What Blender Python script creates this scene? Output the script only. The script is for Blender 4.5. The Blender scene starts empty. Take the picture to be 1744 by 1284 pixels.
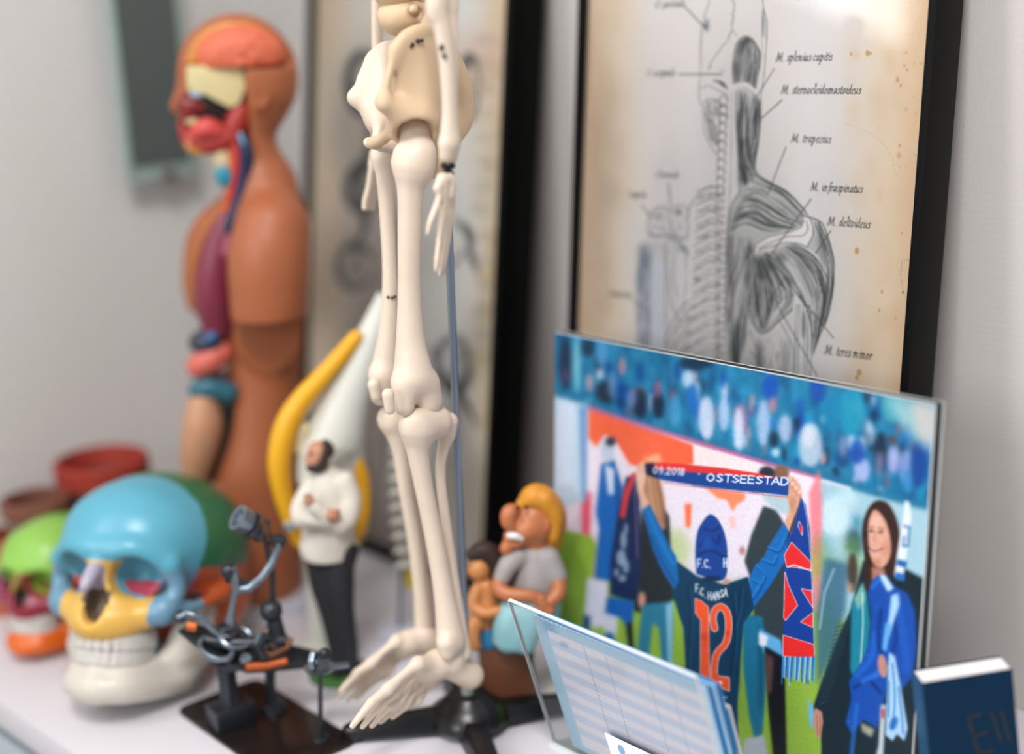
import bpy, bmesh, math, random
import numpy as np
from mathutils import Vector, Matrix

random.seed(7)
RNG = np.random.default_rng(11)
SC = bpy.context.scene
COL = SC.collection

# ------------------------------------------------------------------ camera
F_PX, CX, CY, CAM_H = 2422.0, 872.0, 642.0, 0.52
_t, _p, _r = (math.radians(a) for a in (44.0, 14.8, 2.6))
FW = np.array([math.sin(_t) * math.cos(_p), math.cos(_t) * math.cos(_p), -math.sin(_p)])
_R0 = np.array([math.cos(_t), -math.sin(_t), 0.0])
_D0 = np.cross(FW, _R0)
CXA = math.cos(_r) * _R0 + math.sin(_r) * _D0          # image right
CYA = -math.sin(_r) * _R0 + math.cos(_r) * _D0         # image down
CAM = np.array([0.0, 0.0, CAM_H])
cd = bpy.data.cameras.new('camera')
cam = bpy.data.objects.new('camera', cd)
COL.objects.link(cam)
cam.matrix_world = Matrix(((CXA[0], -CYA[0], -FW[0], 0.0),
                           (CXA[1], -CYA[1], -FW[1], 0.0),
                           (CXA[2], -CYA[2], -FW[2], CAM_H),
                           (0, 0, 0, 1)))
cd.sensor_width = 36.0
cd.lens = 36.0 * F_PX / 1744.0
cd.clip_start = 0.05
cd.dof.use_dof = True
cd.dof.focus_distance = 0.955
cd.dof.aperture_fstop = 1.35
cd.dof.aperture_blades = 0
SC.camera = cam

# ------------------------------------------------------------------ world, daylight, exposure
world = bpy.data.worlds.new('daylight_sky')
SC.world = world
world.use_nodes = True
wn = world.node_tree.nodes
wn['Background'].inputs[0].default_value = (0.86, 0.93, 1.0, 1)
wn['Background'].inputs[1].default_value = 0.36
SC.view_settings.view_transform = 'Standard'
SC.view_settings.look = 'None'
SC.view_settings.gamma = 1.0
SC.view_settings.use_curve_mapping = False
SC.view_settings.exposure = 0.03


def window_light(name, loc, size, power, color, target):
    ld = bpy.data.lights.new(name, 'AREA')
    ld.shape = 'RECTANGLE'
    ld.size, ld.size_y = size
    ld.energy = power
    ld.color = color
    o = bpy.data.objects.new(name, ld)
    COL.objects.link(o)
    o.location = loc
    d = Vector(target) - Vector(loc)
    o.rotation_euler = d.to_track_quat('-Z', 'Y').to_euler()
    return o


XL, YB = -2.6, 1.25                                    # side wall and end wall; both have windows
window_light('daylight_end_window', (-0.69, YB + 0.02, 1.325), (0.62, 1.16), 32, (1.0, 0.99, 0.985), (-0.69, YB - 1, 1.305))
window_light('daylight_side_window', (XL - 0.02, 0.1, 1.35), (0.58, 1.08), 30, (0.95, 0.97, 1.0), (XL + 1, 0.1, 1.35))
window_light('added_ceiling_fill', (-0.35, -0.1, 1.985), (0.6, 0.6), 37, (1.0, 0.975, 0.95), (-0.35, -0.1, 0.0))  # added fill from above to brighten the sideboard top; lamp itself is unseen

# ------------------------------------------------------------------ tagging and linking
def tag(o, label=None, cat=None, group=None, kind=None):
    if label: o['label'] = label
    if cat: o['category'] = cat
    if group: o['group'] = group
    if kind: o['kind'] = kind
    return o


def empty(name, loc, label, cat, group=None):
    o = bpy.data.objects.new(name, None)
    o.empty_display_size = 0.03
    COL.objects.link(o)
    o.location = [float(v) for v in loc]
    o.matrix_world = Matrix.Translation(o.location)
    return tag(o, label, cat, group)


def link(name, me, m, parent=None, loc=None):
    o = bpy.data.objects.new(name, me)
    COL.objects.link(o)
    if m is not None:
        me.materials.clear()
        me.materials.append(m)
    if parent is not None:
        o.parent = parent
    if loc is not None:
        o.location = [float(v) for v in loc]
    return o


def lin(c):
    if isinstance(c, str):
        c = [int(c[i:i + 2], 16) / 255 for i in (0, 2, 4)]
    c = np.asarray(c, float)
    return np.where(c <= 0.04045, c / 12.92, ((c + 0.055) / 1.055) ** 2.4)


MATS = {}


def mat(name, color, rough=0.5, metal=0.0, spec=0.5, coat=0.0, vary=0.06, scale=60.0, bump=0.0, bscale=400.0, sss=0.0):
    """procedural surface: base colour with a little noise in tone, optional fine bump"""
    if name in MATS: return MATS[name]
    m = bpy.data.materials.new(name)
    m.use_nodes = True
    nt = m.node_tree
    b = nt.nodes['Principled BSDF']
    c = lin(color)
    tc = nt.nodes.new('ShaderNodeTexCoord')
    nz = nt.nodes.new('ShaderNodeTexNoise')
    nz.inputs['Scale'].default_value = scale
    nz.inputs['Detail'].default_value = 3
    nt.links.new(tc.outputs['Object'], nz.inputs['Vector'])
    mx = nt.nodes.new('ShaderNodeMix')
    mx.data_type = 'RGBA'
    mx.inputs['A'].default_value = (*[max(0, v * (1 - vary)) for v in c], 1)
    mx.inputs['B'].default_value = (*[min(1, v * (1 + vary)) for v in c], 1)
    nt.links.new(nz.outputs['Fac'], mx.inputs['Factor'])
    nt.links.new(mx.outputs['Result'], b.inputs['Base Color'])
    b.inputs['Roughness'].default_value = rough
    b.inputs['Metallic'].default_value = metal
    b.inputs['Specular IOR Level'].default_value = spec
    b.inputs['Coat Weight'].default_value = coat
    if sss:
        b.inputs['Subsurface Weight'].default_value = sss
        b.inputs['Subsurface Radius'].default_value = (0.01, 0.006, 0.004)
    if bump:
        n2 = nt.nodes.new('ShaderNodeTexNoise')
        n2.inputs['Scale'].default_value = bscale
        n2.inputs['Detail'].default_value = 4
        nt.links.new(tc.outputs['Object'], n2.inputs['Vector'])
        bp = nt.nodes.new('ShaderNodeBump')
        bp.inputs['Strength'].default_value = bump
        bp.inputs['Distance'].default_value = 0.001
        nt.links.new(n2.outputs['Fac'], bp.inputs['Height'])
        nt.links.new(bp.outputs['Normal'], b.inputs['Normal'])
    MATS[name] = m
    return m


def glass(name, color=(1, 1, 1), rough=0.0, ior=1.45):
    if name in MATS: return MATS[name]
    m = bpy.data.materials.new(name)
    m.use_nodes = True
    nt = m.node_tree
    b = nt.nodes['Principled BSDF']
    b.inputs['Base Color'].default_value = (*color, 1)
    b.inputs['Roughness'].default_value = rough
    b.inputs['IOR'].default_value = ior
    b.inputs['Transmission Weight'].default_value = 1.0
    MATS[name] = m
    return m


def pane_glass(name, ior=1.4):
    """thin picture glass: clear with a Fresnel mirror reflection"""
    if name in MATS: return MATS[name]
    m = bpy.data.materials.new(name)
    m.use_nodes = True
    nt = m.node_tree
    nt.nodes.clear()
    out = nt.nodes.new('ShaderNodeOutputMaterial')
    tr = nt.nodes.new('ShaderNodeBsdfTransparent')
    gl = nt.nodes.new('ShaderNodeBsdfGlossy')
    gl.inputs['Roughness'].default_value = 0.0
    fr = nt.nodes.new('ShaderNodeFresnel')
    fr.inputs['IOR'].default_value = ior
    mx = nt.nodes.new('ShaderNodeMixShader')
    nt.links.new(fr.outputs[0], mx.inputs[0])
    nt.links.new(tr.outputs[0], mx.inputs[1])
    nt.links.new(gl.outputs[0], mx.inputs[2])
    nt.links.new(mx.outputs[0], out.inputs['Surface'])
    MATS[name] = m
    return m


def smooth(P, n):
    """Catmull-Rom resampling of a polyline"""
    P = np.asarray(P, float)
    if len(P) < 3:
        t = np.linspace(0, 1, n)[:, None]
        return P[0] * (1 - t) + P[-1] * t
    E = np.vstack([2 * P[0] - P[1], P, 2 * P[-1] - P[-2]])
    out = []
    for t in np.linspace(0, len(P) - 1 - 1e-9, n):
        i = int(t); f = t - i
        a, b, c, d = E[i], E[i + 1], E[i + 2], E[i + 3]
        out.append(0.5 * (2 * b + (c - a) * f + (2 * a - 5 * b + 4 * c - d) * f * f + (3 * b - a - 3 * c + d) * f ** 3))
    return np.array(out)


# ------------------------------------------------------------------ polygon meshes
def mesh_from(name, V, Fc, smooth=False):
    me = bpy.data.meshes.new(name)
    me.from_pydata([tuple(float(c) for c in v) for v in V], [], [tuple(int(i) for i in f) for f in Fc])
    me.update()
    if smooth:
        me.polygons.foreach_set('use_smooth', [True] * len(me.polygons))
    return me


def unit(v):
    v = np.asarray(v, float)
    return v / (np.linalg.norm(v) + 1e-12)


class MB:
    """collects boxes, tubes and lathes of ONE part into one mesh"""
    def __init__(s):
        s.V, s.F = [], []

    def add(s, V, Fc):
        n = len(s.V)
        s.V += [np.asarray(v, float) for v in V]
        s.F += [tuple(i + n for i in f) for f in Fc]
        return s

    def box(s, c, size, ax=None):
        ax = np.eye(3) if ax is None else np.asarray(ax)
        h = np.asarray(size) / 2
        P = [np.asarray(c) + ax[0] * h[0] * i + ax[1] * h[1] * j + ax[2] * h[2] * k
             for i in (-1, 1) for j in (-1, 1) for k in (-1, 1)]
        return s.add(P, [(0, 1, 3, 2), (4, 6, 7, 5), (0, 4, 5, 1), (2, 3, 7, 6), (0, 2, 6, 4), (1, 5, 7, 3)])

    def slab(s, corners, up):
        """prism: polygon corners extruded along vector up"""
        n = len(corners)
        P = [np.asarray(c, float) for c in corners]
        P += [p + np.asarray(up) for p in P]
        return s.add(P, [tuple(range(n))[::-1], tuple(range(n, 2 * n))] +
                     [(i, (i + 1) % n, n + (i + 1) % n, n + i) for i in range(n)])

    def tube(s, pts, rad, seg=12, cap=True):
        pts = [np.asarray(p, float) for p in pts]
        if np.isscalar(rad): rad = [rad] * len(pts)
        V, Fc = [], []
        a = None
        for i, p in enumerate(pts):
            d = unit(pts[min(i + 1, len(pts) - 1)] - pts[max(i - 1, 0)])
            if a is None:
                a = unit(np.cross(d, [0.3, 0.2, 1] if abs(d[2]) < .9 else [1, 0.1, 0]))
            else:
                a = unit(a - d * (a @ d))
            b = np.cross(d, a)
            for k in range(seg):
                q = 2 * math.pi * k / seg
                V.append(p + rad[i] * (a * math.cos(q) + b * math.sin(q)))
        for i in range(len(pts) - 1):
            for k in range(seg):
                k2 = (k + 1) % seg
                Fc.append((i * seg + k, i * seg + k2, (i + 1) * seg + k2, (i + 1) * seg + k))
        if cap:
            Fc.append(tuple(range(seg))[::-1])
            m = (len(pts) - 1) * seg
            Fc.append(tuple(range(m, m + seg)))
        return s.add(V, Fc)

    def lathe(s, o, prof, ax=(0, 0, 1), seg=28, squash=1.0, sdir=(1, 0, 0)):
        """prof: list of (radius, height) along ax"""
        ax = unit(ax)
        a = unit(np.asarray(sdir) - ax * (np.asarray(sdir) @ ax))
        b = np.cross(ax, a)
        V, Fc = [], []
        for r, h in prof:
            for k in range(seg):
                q = 2 * math.pi * k / seg
                V.append(np.asarray(o) + ax * h + r * (a * math.cos(q) + b * math.sin(q) * squash))
        for i in range(len(prof) - 1):
            for k in range(seg):
                k2 = (k + 1) % seg
                Fc.append((i * seg + k, i * seg + k2, (i + 1) * seg + k2, (i + 1) * seg + k))
        Fc.append(tuple(range(seg))[::-1])
        m = (len(prof) - 1) * seg
        Fc.append(tuple(range(m, m + seg)))
        return s.add(V, Fc)

    def ring(s, c, R, r, ax=(0, 0, 1), seg=20, seg2=8, squash=1.0):
        ax = unit(ax)
        a = unit(np.cross(ax, [0.31, 0.1, 1] if abs(ax[2]) < .9 else [1, 0.2, 0]))
        b = np.cross(ax, a)
        V, Fc = [], []
        for k in range(seg):
            q = 2 * math.pi * k / seg
            e = a * math.cos(q) + b * math.sin(q) * squash
            for j in range(seg2):
                w = 2 * math.pi * j / seg2
                V.append(np.asarray(c) + e * (R + r * math.cos(w)) + ax * r * math.sin(w))
        for k in range(seg):
            for j in range(seg2):
                k2, j2 = (k + 1) % seg, (j + 1) % seg2
                Fc.append((k * seg2 + j, k2 * seg2 + j, k2 * seg2 + j2, k * seg2 + j2))
        return s.add(V, Fc)

    def ball(s, c, r, seg=16, rings=10):
        prof = []
        r = np.broadcast_to(np.asarray(r, float), (3,))
        V, Fc = [], []
        for i in range(1, rings):
            th = math.pi * i / rings
            for k in range(seg):
                q = 2 * math.pi * k / seg
                V.append(np.asarray(c) + r * np.array([math.sin(th) * math.cos(q), math.sin(th) * math.sin(q), math.cos(th)]))
        V.append(np.asarray(c) + np.array([0, 0, r[2]])); V.append(np.asarray(c) - np.array([0, 0, r[2]]))
        for i in range(rings - 2):
            for k in range(seg):
                k2 = (k + 1) % seg
                Fc.append((i * seg + k, (i + 1) * seg + k, (i + 1) * seg + k2, i * seg + k2))
        t, bt = len(V) - 2, len(V) - 1
        m = (rings - 2) * seg
        for k in range(seg):
            Fc.append((t, k, (k + 1) % seg)); Fc.append((bt, m + (k + 1) % seg, m + k))
        return s.add(V, Fc)

    def build(s, name, m, parent=None, origin=(0, 0, 0), smooth=True, bevel=0.0, angle=40):
        V = [v - np.asarray(origin, float) for v in s.V]
        me = mesh_from(name, V, s.F)
        bm = bmesh.new(); bm.from_mesh(me)
        bmesh.ops.recalc_face_normals(bm, faces=bm.faces)
        if bevel:
            es = [e for e in bm.edges if len(e.link_faces) == 2 and e.calc_face_angle(0) > math.radians(50)]
            bmesh.ops.bevel(bm, geom=es, offset=bevel, segments=2, affect='EDGES', profile=0.6)
        if smooth:
            for f in bm.faces: f.smooth = True
            for e in bm.edges:
                if len(e.link_faces) == 2 and e.calc_face_angle(0) > math.radians(angle): e.smooth = False
        bm.to_mesh(me); bm.free()
        return link(name, me, m, parent, None if parent is not None else origin)


# ------------------------------------------------------------------ photo geometry helpers
def proj(P):
    v = np.asarray(P, float) - CAM
    z = v @ FW
    return np.stack([CX + F_PX * (v @ CXA) / z, CY + F_PX * (v @ CYA) / z], -1)


def ray(px, py):
    return FW + CXA * (px - CX) / F_PX + CYA * (py - CY) / F_PX


def ground(px, py, z=0.0):
    d = ray(px, py)
    return CAM + d * ((z - CAM_H) / d[2])


class Fr:
    """upright measuring frame standing at a spot on the shelf, facing the viewer"""
    def __init__(s, px=None, py=None, at=None):
        s.O = ground(px, py) if at is None else np.asarray(at, float)
        h = unit(np.array([s.O[0], s.O[1], 0]))
        s.back, s.up = h, np.array([0, 0, 1.0])
        s.right = np.array([h[1], -h[0], 0])
        s.m = (s.O - CAM) @ FW / F_PX * 1.0            # metres per photo pixel there

    def pt(s, px, py, w=0.0):
        d = ray(px, py)
        t = ((s.O + s.back * w - CAM) @ s.back) / (d @ s.back)
        return CAM + d * t

    def r(s, n):
        return n * s.m

    def q(s, px, py, w=0.0):
        """like pt, with the depth w given in photo pixels too"""
        return s.pt(px, py, w * s.m)

    @property
    def ax(s):
        return np.array([s.right, s.back, s.up])


def rotax(deg, about, base):
    """right/back/up triad turned by deg in the picture plane (clockwise), or about up"""
    a = math.radians(deg)
    R, B, U = base
    if about == 'back':
        return np.array([R * math.cos(a) - U * math.sin(a), B, U * math.cos(a) + R * math.sin(a)])
    if about == 'up':
        return np.array([R * math.cos(a) + B * math.sin(a), B * math.cos(a) - R * math.sin(a), U])
    return np.array([R, B * math.cos(a) + U * math.sin(a), U * math.cos(a) - B * math.sin(a)])


def components(Q, n):
    """connected pieces of a face list: one label per face"""
    lab = np.arange(n)
    while True:
        m = lab[Q].min(1)
        new = lab.copy()
        for c in range(Q.shape[1]):
            np.minimum.at(new, Q[:, c], m)
        new = new[new]
        if np.array_equal(new, lab): break
        lab = new
    return lab[Q[:, 0]]


# ------------------------------------------------------------------ signed-distance sculpting
class Sculpt:
    """smooth union of cones, ellipsoids and boxes, meshed by surface nets; every shape has a part key"""
    def __init__(s, cell=0.002):
        s.cell = cell
        s.P = []

    def cone(s, a, ra, b, rb, key=0, k=0.004, op='+'):
        a, b = np.asarray(a, float), np.asarray(b, float)
        m = max(ra, rb) + k
        lo, hi = np.minimum(a, b) - m, np.maximum(a, b) + m
        ab = b - a
        L = max(float(ab @ ab), 1e-12)

        def f(X):
            p = X - a
            t = np.clip(p @ ab / L, 0, 1)
            return np.linalg.norm(p - t[..., None] * ab, axis=-1) - (ra + t * (rb - ra))
        s.P.append((op, f, lo, hi, key, k))
        return s

    def chain(s, pts, rads, key=0, k=0.004, op='+', n=5):
        """one limb through all the points, radius varying smoothly"""
        pts = np.asarray(pts, float); rads = np.asarray(rads, float)
        if len(pts) > 2:
            Q = smooth(np.hstack([pts, rads[:, None]]), (len(pts) - 1) * n + 1)
            pts, rads = Q[:, :3], np.maximum(Q[:, 3], rads.min() * .8)
        m = rads.max() + k
        lo, hi = pts.min(0) - m, pts.max(0) + m

        def f(X):
            D = None
            for i in range(len(pts) - 1):
                ab = pts[i + 1] - pts[i]
                L = max(float(ab @ ab), 1e-12)
                p = X - pts[i]
                t = np.clip(p @ ab / L, 0, 1)
                d = np.sqrt(((p - t[..., None] * ab) ** 2).sum(-1)) - (rads[i] + t * (rads[i + 1] - rads[i]))
                D = d if D is None else np.minimum(D, d)
            return D
        s.P.append((op, f, lo, hi, key, k))
        return s

    def ell(s, c, rad, ax=None, key=0, k=0.004, op='+'):
        c = np.asarray(c, float); rad = np.asarray(rad, float)
        ax = np.eye(3) if ax is None else np.asarray(ax, float)
        ext = np.sqrt(((ax * rad[:, None]) ** 2).sum(0)) + k

        def f(X):
            q = (X - c) @ ax.T
            k0 = np.linalg.norm(q / rad, axis=-1)
            k1 = np.linalg.norm(q / rad ** 2, axis=-1)
            return k0 * (k0 - 1) / np.maximum(k1, 1e-9)
        s.P.append((op, f, c - ext, c + ext, key, k))
        return s

    def box(s, c, half, ax=None, rnd=0.002, key=0, k=0.003, op='+'):
        c = np.asarray(c, float); half = np.asarray(half, float) - rnd
        ax = np.eye(3) if ax is None else np.asarray(ax, float)
        ext = (np.abs(ax) * (half + rnd)[:, None]).sum(0) + k

        def f(X):
            q = np.abs((X - c) @ ax.T) - half
            return np.linalg.norm(np.maximum(q, 0), axis=-1) + np.minimum(q.max(-1), 0) - rnd
        s.P.append((op, f, c - ext, c + ext, key, k))
        return s

    def mesh(s):
        h = s.cell
        add = [p for p in s.P if p[0] == '+']
        lo = np.min([p[2] for p in add], 0) - 3 * h
        hi = np.max([p[3] for p in add], 0) + 3 * h
        n = np.ceil((hi - lo) / h).astype(int) + 1
        D = np.full(n, 0.05, np.float32)
        M = np.full(n, 0.05, np.float32)
        K = np.zeros(n, np.int16)
        ax = [lo[i] + h * np.arange(n[i]) for i in range(3)]
        for op, f, a, b, key, k in s.P:
            i0 = np.clip(np.floor((a - lo) / h).astype(int) - 2, 0, n - 1)
            i1 = np.clip(np.ceil((b - lo) / h).astype(int) + 3, 1, n)
            if np.any(i1 <= i0): continue
            sl = tuple(slice(i0[j], i1[j]) for j in range(3))
            X = np.stack(np.meshgrid(*[ax[j][sl[j]] for j in range(3)], indexing='ij'), -1)
            d = f(X).astype(np.float32)
            cur = D[sl]
            if op == '+':
                kk = max(k, 1e-6)
                hh = np.maximum(kk - np.abs(cur - d), 0) / kk
                nw = np.minimum(cur, d) - hh * hh * kk * 0.25
                sel = d < M[sl]
                M[sl] = np.minimum(M[sl], d)
                K[sl] = np.where(sel, key, K[sl])
            else:
                kk = max(k, 1e-6)
                hh = np.maximum(kk - np.abs(cur + d), 0) / kk
                nw = np.maximum(cur, -d) + hh * hh * kk * 0.25
                if key >= 0:
                    K[sl] = np.where((-d > cur - h), key, K[sl])
                M[sl] = np.maximum(M[sl], -d)
            D[sl] = nw
        S = D < 0
        c = np.zeros(n - 1, np.int8)
        cs = [(i, j, k) for i in (0, 1) for j in (0, 1) for k in (0, 1)]
        for i, j, k in cs:
            c += S[i:n[0] - 1 + i, j:n[1] - 1 + j, k:n[2] - 1 + k]
        act = (c > 0) & (c < 8)
        idx = np.full(n - 1, -1, np.int64)
        A = np.argwhere(act)
        idx[tuple(A.T)] = np.arange(len(A))
        acc = np.zeros((len(A), 3)); cnt = np.zeros(len(A))
        val = {q: D[A[:, 0] + q[0], A[:, 1] + q[1], A[:, 2] + q[2]].astype(float) for q in cs}
        for q in cs:
            for d in range(3):
                if q[d]: continue
                q2 = tuple(q[e] + (1 if e == d else 0) for e in range(3))
                va, vb = val[q], val[q2]
                x = (va < 0) != (vb < 0)
                t = np.where(x, va / np.where(x, va - vb, 1), 0)
                pos = np.tile(np.array(q, float), (len(A), 1)); pos[:, d] += t
                acc[x] += pos[x]; cnt[x] += 1
        V = lo + h * (A + acc / cnt[:, None])
        vk = K[np.clip(np.round((V - lo) / h).astype(int), 0, n - 1)[:, 0],
               np.clip(np.round((V - lo) / h).astype(int), 0, n - 1)[:, 1],
               np.clip(np.round((V - lo) / h).astype(int), 0, n - 1)[:, 2]]
        Q = []
        for d in range(3):
            e1, e2 = (d + 1) % 3, (d + 2) % 3
            sl0 = [slice(None)] * 3; sl1 = [slice(None)] * 3
            sl0[d] = slice(0, n[d] - 1); sl1[d] = slice(1, n[d])
            x = S[tuple(sl0)] != S[tuple(sl1)]
            E = np.argwhere(x)
            E = E[(E[:, e1] > 0) & (E[:, e2] > 0) & (E[:, e1] < n[e1] - 1) & (E[:, e2] < n[e2] - 1)]
            ins = S[tuple(E.T)]
            u = np.zeros(3, int); u[e1] = 1
            w = np.zeros(3, int); w[e2] = 1
            q = np.stack([idx[tuple((E - u - w).T)], idx[tuple((E - w).T)], idx[tuple(E.T)], idx[tuple((E - u).T)]], 1)
            q[~ins] = q[~ins][:, ::-1]
            Q.append(q)
        Q = np.concatenate(Q)
        return V, Q, vk

    def build(s, parts, parent, origin, classify=None):
        """parts: {key: (name, material)}; returns {key: object}"""
        V, Q, vk = s.mesh()
        if classify is not None:
            fc = classify(V[Q].mean(1), np.max(vk[Q], 1))
        else:
            fc = np.sort(vk[Q], 1)[:, 2]
        for _ in range(3 if len(parts) > 1 else 0):     # hand specks of colour over to their neighbours
            moved = 0
            for key in parts:
                sel = np.flatnonzero(fc == key)
                if not len(sel): continue
                lab = components(Q[sel], len(V))
                ids, cnt = np.unique(lab, return_counts=True)
                for i in ids[cnt <= max(60, 0.04 * len(sel))]:
                    fs = sel[lab == i]
                    touch = np.isin(Q, np.unique(Q[fs])).any(1)
                    touch[fs] = False
                    nb = fc[touch]; nb = nb[nb != key]
                    if len(nb):
                        vals, c2 = np.unique(nb, return_counts=True)
                        fc[fs] = vals[c2.argmax()]; moved += 1
            if not moved: break
        out = {}
        for key, (name, m) in parts.items():
            q0 = Q[fc == key]
            if not len(q0): continue
            lab = components(q0, len(V))
            ids, cnt = np.unique(lab, return_counts=True)
            big = ids[cnt > max(60, 0.04 * len(q0))] if parent is not None else ids[:0]
            groups = [lab == i for i in big] if len(big) > 1 else [np.ones(len(q0), bool)]
            if len(groups) > 1:
                groups[0] = groups[0] | ~np.isin(lab, big)
            for gsel in groups:
                q = q0[gsel]
                u, inv = np.unique(q, return_inverse=True)
                me = fast_mesh(name, V[u] - np.asarray(origin), inv.reshape(q.shape))
                out[key] = link(name, me, m, parent, None if parent is not None else origin)
        return out


def fast_mesh(name, V, Q, smooth=True):
    me = bpy.data.meshes.new(name)
    me.vertices.add(len(V))
    me.vertices.foreach_set('co', np.asarray(V, np.float32).ravel())
    me.loops.add(Q.size)
    me.loops.foreach_set('vertex_index', Q.astype(np.int32).ravel())
    me.polygons.add(len(Q))
    me.polygons.foreach_set('loop_start', np.arange(0, Q.size, Q.shape[1], dtype=np.int32))
    me.polygons.foreach_set('loop_total', np.full(len(Q), Q.shape[1], np.int32))
    me.update(calc_edges=True)
    me.polygons.foreach_set('use_smooth', np.full(len(Q), smooth))
    return me

# ------------------------------------------------------------------ the room
WX = 0.918                                             # wall behind the shelf
ZF, ZC = -0.92, 2.05


def wall_material():
    m = bpy.data.materials.new('textured_wallpaper')
    m.use_nodes = True
    nt = m.node_tree
    b = nt.nodes['Principled BSDF']
    b.inputs['Base Color'].default_value = (*lin('c3bebb'), 1)
    b.inputs['Roughness'].default_value = 0.75
    b.inputs['Specular IOR Level'].default_value = 0.25
    tc = nt.nodes.new('ShaderNodeTexCoord')
    mp = nt.nodes.new('ShaderNodeMapping')
    mp.inputs['Scale'].default_value = (1, 1.0, 0.35)
    nt.links.new(tc.outputs['Object'], mp.inputs['Vector'])
    n1 = nt.nodes.new('ShaderNodeTexNoise')
    n1.inputs['Scale'].default_value = 900
    n1.inputs['Detail'].default_value = 3
    nt.links.new(mp.outputs[0], n1.inputs['Vector'])
    wv = nt.nodes.new('ShaderNodeTexWave')
    wv.bands_direction = 'Z'
    wv.inputs['Scale'].default_value = 70
    wv.inputs['Distortion'].default_value = 3.0
    wv.inputs['Detail'].default_value = 2
    nt.links.new(tc.outputs['Object'], wv.inputs['Vector'])
    ad = nt.nodes.new('ShaderNodeMath'); ad.operation = 'MULTIPLY_ADD'
    ad.inputs[1].default_value = 0.10
    nt.links.new(wv.outputs['Fac'], ad.inputs[0])
    nt.links.new(n1.outputs['Fac'], ad.inputs[2])
    bp = nt.nodes.new('ShaderNodeBump')
    bp.inputs['Strength'].default_value = 0.35
    bp.inputs['Distance'].default_value = 0.0008
    nt.links.new(ad.outputs[0], bp.inputs['Height'])
    nt.links.new(bp.outputs['Normal'], b.inputs['Normal'])
    return m


M_WALL = wall_material()
M_PAINT = mat('white_wall_paint', 'dcdad8', 0.8, vary=0.02)
M_FLOOR = mat('grey_floor', '8d8a86', 0.6)
YR = -2.1


def wall_with_window(name, wname, m, fixed, lo, hi, a, b, za, zb, axis):
    """wall along x (axis 0) or y (axis 1) with one opening a..b, za..zb, and its window frame"""
    P = lambda t, z: (t, fixed, z) if axis == 0 else (fixed, t, z)
    S = lambda dt, dz, th: (dt, th, dz) if axis == 0 else (th, dt, dz)
    w = MB()
    w.box(P((lo + a) / 2, (ZF + ZC) / 2), S(a - lo, ZC - ZF, .1))
    w.box(P((b + hi) / 2, (ZF + ZC) / 2), S(hi - b, ZC - ZF, .1))
    w.box(P((a + b) / 2, (ZF + za) / 2), S(b - a, za - ZF, .1))
    w.box(P((a + b) / 2, (zb + ZC) / 2), S(b - a, ZC - zb, .1))
    tag(w.build(name, m), kind='structure')
    f = MB()
    for t in (a + .015, b - .015, b - .22 * (b - a)):
        f.box(P(t, (za + zb) / 2), S(.03, zb - za, .05))
    for z in (za + .015, zb - .015):
        f.box(P((a + b) / 2, z), S(b - a, .03, .05))
    tag(f.build(wname, mat('white_window_frame', 'e8e8e6', 0.4)), kind='structure')


tag(MB().box((WX + 0.05, (YR + YB) / 2 + .05, (ZF + ZC) / 2), (0.1, YB - YR + .1, ZC - ZF)).build('wall_right', M_WALL), kind='structure')
wall_with_window('wall_back', 'window_1', M_PAINT, YB + .05, XL - .1, WX, -1.01, -0.37, 0.745, 1.91, 0)
wall_with_window('wall_left', 'window_2', M_PAINT, XL - .05, YR, YB, -.2, .4, 0.8, 1.9, 1)
tag(MB().box((-0.85, (YR + YB) / 2, ZF - 0.05), (3.6, YB - YR + .2, 0.1)).build('floor', M_FLOOR), kind='structure')
tag(MB().box((-0.85, (YR + YB) / 2, ZC + 0.05), (3.6, YB - YR + .2, 0.1)).build('ceiling', M_PAINT), kind='structure')

# ------------------------------------------------------------------ the sideboard
M_TOP = mat('white_laminate', 'd5d2d8', 0.42, spec=0.4, vary=0.015, scale=8)
M_FRONT = mat('grey_laminate_front', 'b0bac2', 0.5, vary=0.02, scale=8)
sb = empty('sideboard', (0.655, 0.2, ZF), 'long white sideboard along the wall with a grey front', 'sideboard')
MB().box((0.6665, 0.2, -0.0125), (0.502, 2.09, 0.025)).build('top', M_TOP, sb, (0.655, 0.2, ZF), bevel=0.0015)
MB().box((0.673, 0.2, (ZF - 0.025) / 2 + 0.0), (0.486, 2.06, -ZF - 0.025)).build('body', M_FRONT, sb, (0.655, 0.2, ZF), bevel=0.001)
for k in range(3):
    y = 0.2 - 0.685 + k * 0.685
    MB().box((0.424, y, (ZF - 0.03) / 2 + 0.03), (0.012, 0.680, -ZF - 0.11)).build('door', M_FRONT, sb, (0.655, 0.2, ZF), bevel=0.001)

lamp = empty('added_ceiling_lamp', (-0.35, -0.1, 2.0), 'square white ceiling light panel, unseen, added to brighten the sideboard', 'ceiling lamp')
_b = MB()
for i, j in ((0.47, 0), (-0.47, 0), (0, 0.47), (0, -0.47)):
    _b.box((-0.35 + i, -0.1 + j, 2.025), (0.04 if i else 0.98, 0.98 if i else 0.04, 0.048))
_b.build('housing', mat('white_window_frame', 'e8e8e6', 0.4), lamp, (-0.35, -0.1, 2.0))  # housing made up for the added fill light

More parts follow.
